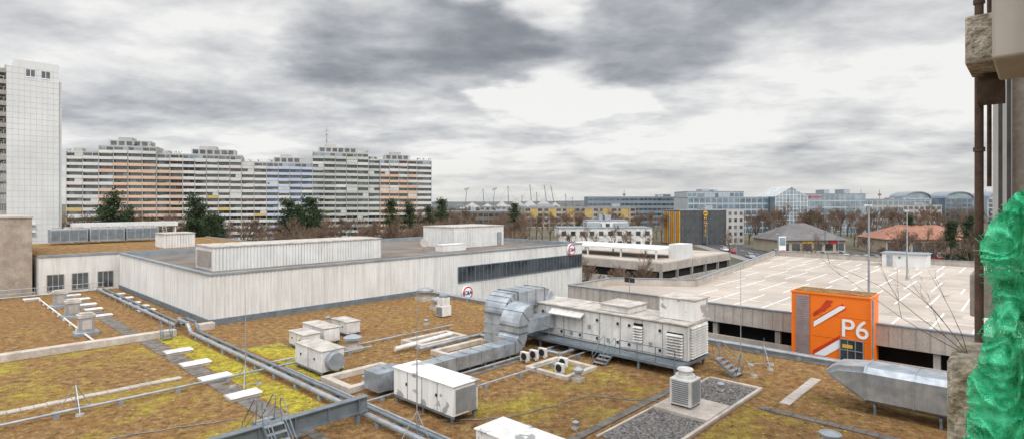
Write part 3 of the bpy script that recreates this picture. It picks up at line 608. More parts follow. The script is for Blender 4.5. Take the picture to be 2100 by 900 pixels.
# ------------------------------------------------------------ parking deck
pk=T("parking_garage",0,0,0,"large concrete parking garage with painted open top deck","parking garage")
DP=[(48,36.7),(56,36.7),(61.5,28.8),(109,35.6),(109,-12),(48,-12)]
mb=MB(); mb.ext([(a,b,.1) for a,b in DP],(0,0,.4)); part("deck",pk,mb,[deckm],"pale worn concrete parking deck")
mb=MB()
for (a,b) in zip(DP,DP[1:]+DP[:1]):
    d=Vector((b[0]-a[0],b[1]-a[1])).normalized(); n=Vector((-d.y,d.x))*-.13
    def q(z0,z1,off=0):
        n2=n*(1+off)
        mb.ext([(a[0]-n2.x,a[1]-n2.y,z0),(b[0]-n2.x,b[1]-n2.y,z0),(b[0]+n2.x,b[1]+n2.y,z0),(a[0]+n2.x,a[1]+n2.y,z0)],(0,0,z1-z0))
    q(-.25,1.3); q(-2.7,-1.35,.2); q(-5.5,-4.1,.1)
part("parapet",pk,mb,[conc_l],"ribbed washed concrete parapet bands")
mb=MB()
for k in range(60): mb.box(47.84,47.86,36.6-k*.8,36.63-k*.8,-.25,1.3)
part("parapet_rib",pk,mb,[conc])
mb=MB()
for (a,b) in zip(DP,DP[1:]+DP[:1]):
    d=Vector((b[0]-a[0],b[1]-a[1])).normalized(); n=Vector((-d.y,d.x))*-.2
    mb.ext([(a[0]-n.x,a[1]-n.y,1.3),(b[0]-n.x,b[1]-n.y,1.3),(b[0]+n.x,b[1]+n.y,1.3),(a[0]+n.x,a[1]+n.y,1.3)],(0,0,.08))
part("parapet_cap",pk,mb,[flash])
mb=MB(); IP=[(49.5,35.4),(56,35.4),(61,27.3),(108,34),(108,-11),(49.5,-11)]; mb.ext([(a,b,GZ) for a,b in IP],(0,0,7.1)); part("shade_fill",pk,mb,[dark],"solid block painted dark as shade between parking levels")  # solid filler, its black colour stands in for shade of the open levels
for i in range(9):
    v=36.3-i*5.2; mb=MB(); mb.box(48.1,48.5,v-.2,v+.2,GZ,.1); part("column",pk,mb,[conc])
mb=MB()
def ln(u0,v0,u1,v1,wd=.13):
    d=Vector((u1-u0,v1-v0)).normalized(); n=Vector((-d.y,d.x))*wd/2
    mb.face([(u0-n.x,v0-n.y,.506),(u1-n.x,v1-n.y,.506),(u1+n.x,v1+n.y,.506),(u0+n.x,v0+n.y,.506)])
rnd=random.Random(4)
for ri,uc in enumerate((56.5,68.5,80.5,92.5,103.5)):
    vs=26 if uc<62 else 29+ri; v=vs
    while v>-10:
        if rnd.random()<.96:
            a,b=(-4.7,4.7) if rnd.random()<.9 else (-4.7,-.1)
            ln(uc+a,v,uc+b,v,.12+.00035*uc*2)
        v-=2.5
    ln(uc,vs,uc,-10,.12+.0007*uc)
for k in range(14): ln(49.3,33-k*2.6,52.0,33-k*2.6) if k%2 else None
part("parking_lines",pk,mb,[line],"worn white bay markings",kind="stuff")
mb=MB()
for k in range(8): mb.box(49+k*8,49.05+k*8,-11,34 if k<1 else 28,.5,.503)
for k in range(5): mb.box(50,108,26-k*8,26.05-k*8,.5,.5035)
part("deck_joint",pk,mb,[conc])
mb=MB(); rp_=random.Random(9)
for k in range(40):
    u,v,s=rp_.uniform(51,105),rp_.uniform(2,27),rp_.uniform(.4,2.0); n=15
    mb.face([(u+s*1.6*math.cos(6.283*i/n)*rp_.uniform(.5,1.1),v+s*math.sin(6.283*i/n)*rp_.uniform(.5,1.1),.5015+k*.00005) for i in range(n)])
part("deck_stain",pk,mb,[M("deck_stain",(.4,.35,.3),(.31,.27,.23),.5,.9)],"darker damp stains on the deck",kind="stuff")
# orange stair tower
ot=T("stair_tower",46,8.6,0,"bright orange stair tower with white P6 lettering","stair tower")
mb=MB(); mb.box(0,2.6,0,5.2,GZ,3.3); part("wall",ot,mb,[orange])
mb=MB(); mb.box(-.06,2.66,-.06,5.26,3.3,3.42); part("roof_edge",ot,mb,[orange]); mb=MB(); mb.box(.1,2.5,.1,5.1,3.42,3.46); part("roof",ot,mb,[moss_brown])
mb=MB()
for k in (1.3,): mb.box(-.012,-.002,5.2-k-.015,5.2-k+.015,-3,3.3)
for k in (-1.4,.2,1.8): mb.box(-.012,-.002,0,3.8,k,k+.02)
part("panel_joint",ot,mb,[M("dark_orange_joint",(.45,.09,.01),None,1,.6)])
def PT(pts,mat,nm,off=.01):
    mb=MB(); mb.ext([(-off-.02,5.2-a,z) for a,z in pts],(.02,0,0)); return part(nm,ot,mb,[mat])
mb=MB(); 
for k in range(27): mb.box(-.05,-.005,5.2-1.25,5.2-.3,-1.2+k*.163,-1.09+k*.163)
part("perforated_panel",ot,mb,[steel],"grey slatted panel on orange face")
PT([(1.75,1.95),(2.4,2.95),(2.85,2.95),(2.3,2.15)],redor,"stripe",.012)
PT([(1.55,1.35),(3.45,2.8),(3.7,2.45),(1.55,.85)],redor,"stripe")
PT([(1.55,1.25),(3.3,2.62),(3.6,2.62),(3.6,2.48),(1.55,.85)],pwhite,"stripe",.016)
PT([(1.55,1.95),(2.35,2.62),(2.75,2.62),(1.55,1.62)],redor,"stripe",.018)
PT([(1.5,-.9),(3.3,.5),(3.3,.15),(1.5,-1.25)],redor,"stripe",.008); PT([(1.55,-1.2),(3.2,.15),(3.45,.15),(3.45,-.3),(2.3,-1.2)],pwhite,"stripe",.014)
text("P6",1.8,.015,pwhite,ot,(-.04,.98,1.0),'u',name="lettering",bold=.012)
mb=MB(); mb.box(-.05,-.02,.45,1.9,-1.3,.25,0)
for y in (.45,.93,1.42,1.9): mb.box(-.09,-.05,y-.03,y+.03,-1.3,.28,1)
for z in (-.5,.25): mb.box(-.09,-.05,.48,1.87,z-.03,z+.03,1)
part("window",ot,mb,[glass,steel])
mb=MB(); mb.box(-.1,-.055,1.1,1.75,-.35,-.1); part("notice",ot,mb,[yellow])
mb=MB(); mb.cyl((-.1,-.15,GZ),(-.1,-.15,3.3),.06,n=8); part("downpipe",ot,mb,[steel])
def lamp(u,v,z,h,label,grp):
    p=T("street_lamp",u,v,z,label,"street lamp",grp)
    mb=MB(); mb.cyl((0,0,0),(0,0,h),.1,.055,10); mb.cyl((0,0,0),(0,0,.5),.16,n=10); part("pole",p,mb,[steel])
    mb=MB(); mb.box(-.6,.6,-.04,.04,h-.05,h+.02); part("arm",p,mb,[steel])
    for s in(-1,1):
        mb=MB(); mb.ext([(s*.4,-.15,h+.02),(s*.85,-.15,h+.02),(s*.8,-.15,h+.12),(s*.5,-.15,h+.14)],(0,.3,0)); part("lamp_head",p,mb,[steel])
    return p
lamp(49.6,9.4,.5,9.3,"tall grey lamp post on parking deck","lamps on the parking deck"); lamp(85,12,.5,8.5,"tall grey lamp post on parking deck","lamps on the parking deck"); 
for i,(X,Y) in enumerate([(71,150),(76,190),(80,230),(96,165),(20,200),(-20,200),(130,170),(160,172)]):
    p=lamp(0,0,GZ,9,"grey street lamp beside the road","street lamps along the road"); p.location=(X,Y,GZ)
p=T("deck_sign",52.5,32.0,.5,"small dark sign board on parking deck","sign"); mb=MB(); mb.cyl((0,0,0),(0,0,1.5),.05); part("post",p,mb,[steel]); mb=MB(); mb.box(-.04,.04,-.6,.6,1.1,1.6); part("board",p,mb,[black])
p=T("deck_stair_house",102,12.0,.5,"small white stair house on parking deck","stair house"); mb=MB(); mb.box(0,4,0,5.6,0,1.95); part("wall",p,mb,[white_pent]); mb=MB(); mb.box(-.2,4.2,-.2,5.8,1.95,2.08); part("roof",p,mb,[flash]); mb=MB(); mb.box(-.04,-.01,4.2,5.0,0,1.75); part("door",p,mb,[steel]); mb=MB(); mb.box(-.05,-.02,3.2,3.5,1.3,1.6);part("sign_panel",p,mb,[M("green_sign",(.05,.3,.15),None,1,.6)])
# ------------------------------------------------------------ second garage
p=T("low_garage",80,43,0,"low concrete garage with pale flat roof","parking garage")
mb=MB()
for z in (-6,-3.3,-.6): mb.box(0,27,0,27,z,z+1.3)
part("parapet",p,mb,[conc_l]); mb=MB(); mb.box(.5,26.5,.5,26.5,GZ,.6); part("shade_fill",p,mb,[dark])  # solid block coloured black to paint the shade behind the parapet bands
mb=MB(); mb.box(.3,26.7,.3,26.7,.7,.8); part("deck",p,mb,[deckm])
mb=MB(); mb.box(4,13,3,24,2.2,2.5); 
for x in (4.2,12.6):
    for y in (3.2,10,17,23.6): mb.box(x,x+.25,y,y+.25,.8,2.2)
part("canopy",p,mb,[white_pent],"white flat canopy on posts"); mb=MB(); mb.box(8,12,.6,3,.8,3.2); part("stair_house",p,mb,[white_pent])
for i in range(6): 
    mb=MB(); mb.box(-.02+i*5.3,.3+i*5.3,-.03,.4,GZ,.6); part("column",p,mb,[conc])
# ------------------------------------------------------------ generic building
BR=random.Random(17)
def building(name,X,Y,rot,w_,d_,h,floors,bays,wall,glassm,label,ww=.75,wh=.6,gz=GZ,roofm=None,side=0,cap=True,cat="building",sidebays=0,plant=2):
    p=thing(name,(X,Y,gz),label,cat,rot)
    mb=MB(); mb.box(0,w_,0,d_,0,h); part("wall",p,mb,[wall])
    if cap: mb=MB(); mb.box(-.15,w_+.15,-.15,d_+.15,h,h+.35); part("roof_edge",p,mb,[roofm or flash])
    for k in range(plant):
        x=BR.uniform(.05,.8)*w_; ww2=BR.uniform(.06,.16)*w_; mb=MB(); mb.box(x,x+ww2,d_*.3,d_*.7,h+.35,h+.35+BR.uniform(1.2,2.6)); part("roof_plant",p,mb,[steel])
    fh=h/floors; bw_=w_/bays; cnt=0; rest=MB(); rest2=False
    W=[(f,b,0) for f in range(floors-1,-1,-1) for b in range(bays)]
    for f,b,s in W:
        x0=b*bw_+bw_*(1-ww)/2; z0=f*fh+fh*(1-wh)/2; args=(x0,x0+bw_*ww,-.04,-.005,z0,z0+fh*wh)
        if cnt<100: mb=MB(); mb.box(*args); part("window",p,mb,[glassm])
        else: rest.box(*args); rest2=True
        cnt+=1
    if rest2: part("window_rows",p,rest,[glassm],kind="stuff")
    return p
metalw=M("pale_metal_facade",(0.4,0.43,0.45),(0.29,0.32,0.35),.05,.4)
p=building("glass_office",101,322,R(2),47,25,20.5,6,14,metalw,glass_b,"long glass office building with pale frames",.86,.72)
p=building("glass_office",110,352,R(2),36,25,24.5,7,12,metalw,glass_l,"taller glass office block set behind",.8,.6)
p=building("glass_office",168,322,R(-3),34,25,22.5,6,12,metalw,glass_l,"glass office wing with pale frames",.88,.8)
mb=MB(); mb.cyl((3,-.1,21),(3,-.3,21),.7,n=20); [mb.box(4.3+k*1.1,4.3+k*1.1+.75,-.2,-.05,20.6,21.3) for k in range(5)]; part("sign_board",p,mb,[red],"red round emblem beside a row of red letters")
p=building("glass_office",203,330,R(-5),26,25,19.5,5,9,M("sand_facade",(.38,.36,.33),(.3,.28,.26),.1,.7),glass_b,"lower glass and stone office wing",.8,.6)
at=thing("glass_atrium",(148.5,316,GZ),"tall glass atrium with pointed gable roof","building",0)
mb=MB(); mb.ext([(0,0,0),(18,0,0),(18,0,21),(9,0,26.5),(0,0,21)],(0,25,0)); part("glazing",at,mb,[glass_l])
mb=MB()
for k in range(10): mb.box(k*2-.08,k*2+.08,-.15,-.01,0,21+5.5*(1-abs(k*2-9)/9)-.2)
for z in range(2,26,2):
    hw=9 if z<=21 else 9*(26.5-z)/5.5; mb.box(9-hw,9+hw,-.12,-.02,z-.07,z+.07)
for k in range(13): mb.ext([(0,k*2,21.02),(9,k*2,26.55),(18,k*2,21.02),(18,k*2,21.2),(9,k*2,26.75),(0,k*2,21.2)],(0,.25,0))
part("steel_grid",at,mb,[pwhite])
building("office_slab",57,420,R(1),76,20,22,6,22,M("bluegrey_facade",(.2,.235,.27),(.13,.165,.19),.05,.5),glass,"long blue grey office slab",.9,.45)
p=building("school_building",9,400,R(2),80,18,14.5,4,18,M("ochre_facade",(.36,.31,.25),(.28,.24,.19),.1,.8),glass,"low office building with muted yellow panels",.7,.5)
for k in range(6):
    mb=MB(); mb.box(4+k*13,9.5+k*13,-.3,-.06,7.2,13.4); part("panel",p,mb,[muted],"muted yellow facade panel")
building("low_hall",-42,350,R(1),48,18,12,3,14,M("brown_facade",(.18,.15,.125),(.13,.11,.09),.1,.8),glass,"long low brown hall",.8,.5)
building("white_flats",18,214,R(3),36,14,7.6,2,10,render_white,glass,"white flat roofed building with roof terrace",.5,.45)
building("white_flats",30,222,R(3),16,10,10.2,3,5,render_white,glass,"small white flat roofed upper block",.5,.45)
for i,(X,wd) in enumerate([(350,24),(386,26),(424,24)]):
    p=thing("arched_hall",(X,500,GZ),"glass hall with big barrel arched roof","building",0,"arched glass halls")
    mb=MB(); mb.box(0,wd,0,20,0,22); part("wall",p,mb,[glass_b if i%2 else metalw])
    mb=MB(); pr=[(wd/2+wd/2*math.cos(R(a)),-1,22+6*math.sin(R(a))) for a in range(0,181,15)]; pr2=[(wd/2+(wd/2-1)*math.cos(R(a)),-1,22+5.2*math.sin(R(a))) for a in range(180,-1,-15)]
    for a,b,c,d in zip(pr,pr[1:],pr2[::-1],pr2[::-1][1:]): mb.ext([a,b,d,c],(0,22,0))
    part("arched_roof",p,mb,[flash]); mb=MB(); mb.ext([q for q in [(wd/2+(wd/2-1)*math.cos(R(a)),0,22+5.1*math.sin(R(a))) for a in range(0,181,15)]],(0,18,0)); part("arch_glazing",p,mb,[glass_l])
    for k in range(5):
        for f in range(5):
            mb=MB(); mb.box(1+k*wd/5.3,1+k*wd/5.3+wd/7,-.1,-.01,2+f*4,5+f*4); part("window",p,mb,[glass])
building("glass_office",455,600,0,60,20,26,7,12,M("warm_facade",(.4,.34,.28),(.31,.27,.22),.1,.8),glass,"distant beige office block",.6,.5)
building("glass_office",250,400,R(4),60,20,16,4,14,M("sand_facade",(.4,.38,.35)),glass,"distant low stone office row",.7,.5)
building("glass_office",318,470,R(-6),30,20,20,5,8,metalw,glass_b,"distant glazed office block",.8,.6)
building("white_flats",-30,520,0,60,15,14,5,12,M("grey_facade",(.3,.29,.28),(.22,.21,.2),.1,.8),glass,"distant row of grey flats",.5,.5)
ho=building("hotel_building",69,230,R(15),30,13.5,14.2,5,13,anth,louver,"dark grey hotel with yellow and orange striped end",.38,.45,plant=1)
OY=M("amber_panel",(.65,.27,.03),None,1,.6)
for k in range(9):
    mb=MB(); mb.box(-.25,-.05,k*1.5+.05,k*1.5+.95,.4,13.9); part("cladding_strip",ho,mb,[[yellow,OY,conc_l][k%3]],"vertical coloured cladding strip")
mb=MB(); mb.box(21.5,30.1,-.5,-.08,0,14.6); part("end_bay",ho,mb,[M("pale_render",(.42,.41,.39),(.35,.34,.32),.2,.8)],"pale rendered end bay")
for f in range(5):
    for b in range(3):
        mb=MB(); mb.box(22.6+b*2.7,23.9+b*2.7,-.56,-.51,f*2.84+.9,f*2.84+2.3); part("window",ho,mb,[glass])
mb=MB(); mb.box(10.3,12.7,-.3,-.06,.5,14.0); part("sign_backing",ho,mb,[anth])
mb=MB(); mb.cyl((11.5,-.3,13.0),(11.5,-.6,13.0),1.1,n=24); part("round_sign",ho,mb,[yellow],"round yellow hotel sign"); text("B&B",1.05,.03,anth,ho,(11.5,-.66,13.0),'v')
for i,ch in enumerate("HOTEL"): text(ch,1.7,.05,yellow,ho,(11.5,-.45,11.0-i*1.7),'v',bold=.03)
def hip(name,X,Y,rot,w_,d_,he,hr,wall,roof,label):
    p=thing(name,(X,Y,GZ),label,"building",rot); mb=MB(); mb.box(0,w_,0,d_,0,he); part("wall",p,mb,[wall])
    mb=MB(); e=1.0; a=[(-e,-e,he),(w_+e,-e,he),(w_+e,d_+e,he),(-e,d_+e,he)]; r0=(w_*.38,d_/2,hr); r1=(w_*.62,d_/2,hr)
    mb.face([a[0],a[1],r1,r0]); mb.face([a[1],a[2],r1]); mb.face([a[2],a[3],r0,r1]); mb.face([a[3],a[0],r0]); mb.face(a[::-1]); part("roof",p,mb,[roof])
    for k in range(6):
        mb=MB(); mb.box(w_*(k+.15)/6,w_*(k+.85)/6,-.06,-.01,.8,he-1.2); part("window",p,mb,[glass])
    return p
p=hip("supermarket",93,195,R(4),24,18,4.4,10.0,M("tan_wall",(.4,.35,.27),(.31,.27,.2),.3,.9),tile_g,"low shop with grey hipped roof and yellow sign")
mb=MB(); mb.box(8,12,-.3,-.07,3.3,4.2); part("sign_board",p,mb,[yellow]); mb=MB(); mb.box(18,21,-.3,-.07,3.3,4.2); part("sign_board",p,mb,[red])
hip("tiled_house",128,192,R(-6),24,18,5.0,9.6,M("tan_wall",(.4,.33,.22)),tile_o,"low building with orange red tiled roof")
hip("tiled_house",150,205,R(4),20,16,5.0,9.0,M("tan_wall",(.4,.33,.22)),tile_o,"low building with orange red tiled roof")
p=thing("billboard_mast",(80,166,GZ),"tall white advertising board with colourful poster","billboard",0); mb=MB(); mb.cyl((0,0,0),(0,0,4),.2); part("pole",p,mb,[steel]); mb=MB(); mb.box(-1,1,-.2,.2,2.2,7.4); part("board",p,mb,[pwhite]); mb=MB(); mb.box(-.85,.85,-.25,-.21,4.8,7.1); part("poster",p,mb,[glass_l]); mb=MB(); mb.box(-.85,.85,-.25,-.21,2.4,3.4); part("poster",p,mb,[red])
# ------------------------------------------------------------ white tower
TW=10.5; TX,TY=-122-CU*TW,151-SU*TW
tw=thing("residential_tower",(TX,TY,GZ),"tall white panelled residential tower with stacked balconies","tower block",TH)
panel=M("white_tower_panels",(.62,.62,.61),(.54,.54,.53),.1,.7,streak=.2,streakcol=(.42,.41,.39))
mb=MB(); mb.box(0,TW,0,20,0,52.5); mb.ext([(.9,.0,52.5),(TW,.0,52.5),(TW,.0,54.3),(1.4,.0,54.3)],(0,16,0)); mb.box(TW,TW+.8,1.5,20,0,50)
part("wall",tw,mb,[panel])
mb=MB()
for k in range(1,9): mb.box(k*TW/9-.02,k*TW/9+.02,-.02,-.001,0,52.4)
for k in range(1,37): mb.box(0.01,TW-.01,-.025,-.005,k*1.45-.02,k*1.45+.02)
part("panel_joints",tw,mb,[M("joint_grey",(.42,.42,.42),None,1,.8)])
for x in (3.8,6.9):
    mb=MB(); mb.box(x,x+1.7,-.08,-.04,50.2,52.0,0); mb.box(x+.8,x+.9,-.1,-.08,50.2,52.0,1); mb.box(x-.1,x+1.8,-.1,-.04,50.0,50.2,1); part("window",tw,mb,[glass,pwhite])
mb=MB(); mb.box(4.2,5.6,-1.2,-.04,9.5,9.8); mb.box(4.2,5.6,-1.2,-.04,11.5,11.8); mb.box(3.2,4.4,-1.0,-.04,8,8.3); part("exhaust_hood",tw,mb,[panel])
for f in range(18):
    z=3+f*2.8; mb=MB()
    for y in (.8,7.4,14.0):
        mb.box(-1.7,-.01,y,y+5.0,z,z+.18,0); mb.box(-1.8,-1.65,y,y+5.0,z+.18,z+1.1,0); mb.box(-1.64,-.01,y,y+.1,z+.18,z+1.1,0)
    part("balcony",tw,mb,[conc])
    mb=MB(); 
    for y in (1.2,7.8,14.4): mb.box(-.05,-.01,y,y+4.2,z+.2,z+2.4)
    part("window",tw,mb,[glass])
# ------------------------------------------------------------ apartment slab
ang=math.atan2(56,151)
ab=thing("apartment_block",(-194,244,GZ),"huge stepped apartment block with pastel balcony bands","apartment block",ang)
fh=2.85
wallw=M("block_wall",(.42,.41,.39),(.33,.32,.31),.1,.85,streak=.25,streakcol=(.26,.25,.24))
cols={'p':M("peach_balcony",(.58,.41,.3),(.49,.34,.245),.1,.8),'w':M("white_balcony",(.57,.56,.53),(.47,.46,.44),.1,.8),'g':M("grey_green_balcony",(.44,.455,.42),(.36,.375,.345),.1,.8),'b':M("lavender_balcony",(.43,.475,.58),(.36,.4,.5),.1,.8),'y':M("ochre_balcony",(.5,.38,.14),None,.1,.8)}
slabm=M("balcony_slab_edge",(.5,.49,.47),(.42,.41,.39),.1,.8)
awn=[M("awning_beige",(.4,.34,.25),None,1,.8),M("awning_red",(.3,.1,.08),None,1,.8),M("awning_white",(.5,.5,.48),None,1,.8),M("plant_green",(.05,.09,.03),None,1,.9)]
S=[(0,12,0,14,'w',0),(12,34,-.5,15,'p',3),(34,44.5,.1,14,'p',0),(44.5,69,-.4,14,'w',4),(69,80,.2,13,'w',0),(80,101,-.3,13,'b',3),(101,128,-.9,15,'g',3),(128,134,.1,14,'g',0),(134,153,-.6,14,'p',3),(153,161,.1,14,'w',0)]
rr=random.Random(11); bc=0; wc=0; brest=MB(); wrest=MB(); wb=MB(); fins=MB()
BM=[cols['p'],slabm,cols['g'],cols['b'],cols['y']]+awn+[cols['w']]; ci={'p':0,'w':9,'g':2,'b':3,'y':4}
items=[]
for (x0,x1,yo,n,c,ph) in S:
    wb.box(x0,x1,yo+1.4,14,0,n*fh+.3)
    nbay=max(1,round((x1-x0)/5.4)); bw_=(x1-x0)/nbay
    for k in range(nbay+1):
        fx=x0+k*bw_; fins.box(fx-.14,fx+.14,yo+.05,yo+1.4,0,n*fh)
    if ph:
        wb.box(x0+3,x1-3,yo+3.5,12,n*fh+.3,n*fh+2.9); wb.box(x0+6,x0+6+ph*1.8,yo+5,12,n*fh+2.9,n*fh+4.4)
    elif rr.random()<.7: wb.box(x0+1.5,x0+4.5,yo+4,9,n*fh+.3,n*fh+1.8)
    for f in range(n):
        mb=MB(); z=f*fh
        for k in range(nbay):
            cc=ci[c]; 
            if c=='p' and (f>=n-2 or rr.random()<.15): cc=9
            if c in 'bg' and rr.random()<.15: cc=9
            if rr.random()<.012: cc=4
            pr=.0 if (k%2==0) else -.45
            a=x0+k*bw_+.14; b=a+bw_-.28
            mb.box(a,b,yo+pr,yo+1.38,z-.1,z+.05,1)
            top=z+1.05 if (k+f//4)%3 else z+.9
            mb.box(a,b,yo+pr-.1,yo+pr,z-.35,top,cc)
            if rr.random()<.14: mb.box(a+.3,b-.3,yo+pr-.05,yo+1.2,z+2.2,z+2.5,rr.choice([5,6,7]))
            if rr.random()<.14: mb.box(a+.3,a+.3+rr.random()*3,yo+pr-.15,yo+pr+.4,z+.95,z+1.3+rr.random()*.4,8)
            if rr.random()<.12: mb.box(a+(b-a)*rr.choice([0,.5]),a+(b-a)*rr.choice([.5,1]),yo+pr+.02,yo+pr+.1,z+1.0,z+2.7,7)
        items.append((f,mb))
        for k in range(nbay):
            a=x0+k*bw_+.3; wm=MB() if wc<100 and f>=n-5 else wrest
            split=a+bw_*(.3+.3*rr.random())
            wm.box(a,split-.1,yo+1.3,yo+1.39,z+.2,z+2.5,rr.choice([0,0,0,1])); wm.box(split+.25,a+bw_-.6,yo+1.3,yo+1.39,z+.8,z+2.5,rr.choice([0,0,0,0,1]))
            if wm is not wrest: part("window",ab,wm,[glass,glass_l]); wc+=1
items.sort(key=lambda t:-t[0])
for f,mbx in items:
    if bc<100: part("balcony",ab,mbx,BM); bc+=1
    else:
        o=len(brest.v); brest.v+=mbx.v; brest.f+=[tuple(i+o for i in q) for q in mbx.f]; brest.m+=mbx.m
part("balcony_rows",ab,brest,BM,kind="stuff"); part("window_rows",ab,wrest,[glass,glass_l],kind="stuff")
part("wall",ab,wb,[wallw]); part("dividing_wall",ab,fins,[wallw])
for (x0,x1,yo,n,c,ph) in S:
    if ph:
        for k in range(int((x1-x0-6.5)/3)): 
            mb=MB(); mb.box(x0+3.6+k*3,x0+5.8+k*3,yo+3.44,yo+3.49,n*fh+.7,n*fh+2.5); part("penthouse_window",ab,mb,[glass])
mb=MB()
for k in range(24):
    s=rr.choice(S); x=s[0]+rr.random()*(s[1]-s[0]); z=s[3]*fh+.3
    for q in range(6): 
        a=(x+rr.uniform(-.8,.8),s[2]+2+rr.uniform(-.4,.6),z+rr.random()*.9); mb.face([a,(a[0]+.5,a[1],a[2]+.2),(a[0]+.2,a[1]+.3,a[2]+.5)])
part("roof_terrace_plants",ab,mb,[needles],kind="stuff")
mb=MB()
for k in range(8): mb.cyl((0,0,k*1.5),(0,0,k*1.5+1.5),.28-.03*k,.25-.03*k,6,k%2)
for z in (5,7,9): mb.cyl((-.9,0,z),(.9,0,z),.08,n=5)
c_,s_=math.cos(ang),math.sin(ang); solo("antenna_mast",mb,[M("antenna_red",(.3,.12,.1)),steel],(-194+108*c_-8*s_,244+108*s_+8*c_,GZ+15*fh+2.9),"red and grey antenna mast on block roof","antenna",0)
# ------------------------------------------------------------ stadium
sd_=thing("stadium_tent_roof",(0,1100,GZ),"pale stadium tent roof hung from leaning masts","stadium",0)
mb=MB()
for (x,h,wd) in [(-78,12,28),(-48,10,24),(-20,15,28),(8,22,30),(35,18,28),(62,20,30),(84,12,24)]:
    n=14; rings=5; pts=[]
    for r in range(rings+1):
        f=r/rings; pts.append([(x+wd*f*math.cos(2*math.pi*i/n),wd*f*math.sin(2*math.pi*i/n),8+h*(1-f)**1.6+1.5*math.sin(3*2*math.pi*i/n)*f) for i in range(n)])
    for r in range(rings):
        for i in range(n): j=(i+1)%n; mb.face([pts[r][i],pts[r][j],pts[r+1][j],pts[r+1][i]])
part("canopy",sd_,mb,[M("tent_membrane",(.34,.34,.325),(.24,.24,.235),.05,.6)])
for (x,h,l) in [(-57,46,3),(-8,52,2),(35,55,5),(63,54,8),(76,52,10),(20,34,-2),(48,40,3),(105,36,2),(118,30,1)]:
    mb=MB(); mb.cyl((x+l,0,0),(x,0,h),1.0,.6,6)
    for q in (-22,18): mb.cyl((x,0,h),(x+q,3,12),.12,n=4)
    part("mast",sd_,mb,[M("mast_grey",(.16,.17,.18),None,1,.6)])
for x in (-92,-38):
    p=thing("floodlight_tower",(x,1090,GZ),"leaning stadium floodlight tower","floodlight",0); mb=MB(); mb.cyl((0,0,0),(4,0,44),.9,.5,6); part("mast",p,mb,[MATS["mast_grey"]]); mb=MB(); mb.ext([(0,-1,42),(9,-1,45),(8,-1,49),(-1,-1,46)],(0,1,0)); part("lamp_head",p,mb,[conc_l])
for x in (180,520,560,590,760):
    mb=MB(); mb.cyl((0,0,0),(0,0,40),.7,.3,6); mb.box(-2,2,-1,1,30,33); solo("radio_mast",mb,[MATS["mast_grey"]],(x,900,GZ),"thin grey radio mast above distant woodland","radio mast",0,group="distant radio masts")
# ------------------------------------------------------------ trees
def bare_mesh(seed,H=14,depth=6,spread=.6):
    r=random.Random(seed); tr=MB(); cr_=MB()
    def rec(p,d,l,rad,k):
        q=p+d*l; mbx=tr if k<2 else cr_; mbx.cyl(p,q,rad,rad*.62,(6 if k<2 else 3),cap=False)
        if k>=depth: return
        n=3 if k<depth-1 else 4
        for i in range(n):
            a=Vector((r.gauss(0,1),r.gauss(0,1),r.gauss(0,.7)+.25)); nd=(d+a*spread*(.7 if i else .3)).normalized(); nd.z=nd.z*.9+.1
            rec(p.lerp(q,.55+.45*r.random()) if i else q,nd.normalized(),l*(.62+.2*r.random()),max(.022,rad*.58),k+1)
    rec(Vector((0,0,0)),Vector((.03,.02,1)),H*.27,H*.02,0)
    return tr.mesh("trunk",[bark]),cr_.mesh("crown",[twig],smooth=False)
def pine_mesh(seed,H=16):
    r=random.Random(seed); tr=MB(); tr.cyl((0,0,0),(.2,.1,H*.95),.35,.06,8); cr_=MB()
    for k in range(40):
        z=H*(.16+.8*r.random()**.9); a=r.random()*6.28; rad=H*.25*(1-(z/H-.16)*.95)*(.5+.55*r.random())
        tr.cyl((0,0,z-.6),(rad*math.cos(a),rad*math.sin(a),z+.3),.07,.03,4)
        for c in range(3):
            f=.25+.75*c/2; cxx,cyy,cz=rad*f*math.cos(a),rad*f*math.sin(a),z+r.uniform(-.3,.6); s=H*.06*(1.2-.3*f)
            for q in range(34):
                v=Vector((r.gauss(0,1),r.gauss(0,1),r.gauss(0,.6)))*s*.7; p=Vector((cxx,cyy,cz))+v; e1=Vector((r.gauss(0,1),r.gauss(0,1),r.gauss(0,1))).normalized()*.46; e2=Vector((r.gauss(0,1),r.gauss(0,1),r.gauss(0,1))).normalized()*.4
                cr_.face([p,p+e1,p+e2])
    return tr.mesh("trunk",[bark]),cr_.mesh("crown",[needles],smooth=False)
def tree(name,meshes,X,Y,s,label,cat,grp,rot):
    o=thing(name,(X,Y,GZ),label,cat,rot,grp); o.scale=(s,s,s)
    for nm,me in zip(("trunk","crown"),meshes): part(nm,o,me,None) 
    return o
BT=[bare_mesh(i,14,6,.55+.1*(i%3)) for i in range(4)]; PN=[pine_mesh(20+i) for i in range(3)]
for (px,dist,s) in [(232,150,1.25),(262,158,1.0),(212,162,1.02),(400,150,1.2),(432,140,.92),(447,150,.9),(412,160,1.0),(590,170,1.15),(635,165,1.2),(612,180,1.05),(652,180,.95),(803,190,1.15),(838,200,1.1),(905,230,1.2),(1055,260,1.1),(878,240,1.0),(1865,200,.8),(1950,150,.8),(1990,150,.85),(1660,240,.85)]:
    k=(px-1050)/1150; tree("pine_tree",PN[px%3],k*dist,dist,s,"dark green pine standing before the apartment block" if px<1000 else "dark green conifer near low buildings","tree","evergreen trees",px*.7)
rt=random.Random(3)
def scatter(px0,px1,d0,d1,n,s0,s1):
    for i in range(n):
        px=px0+(px1-px0)*(i+rt.random())/n; d=rt.uniform(d0,d1); k=(px-1050)/1150
        tree("bare_tree",BT[rt.randrange(4)],k*d,d,rt.uniform(s0,s1),"leafless winter tree with fine brown twigs","tree","leafless winter trees",rt.random()*6)
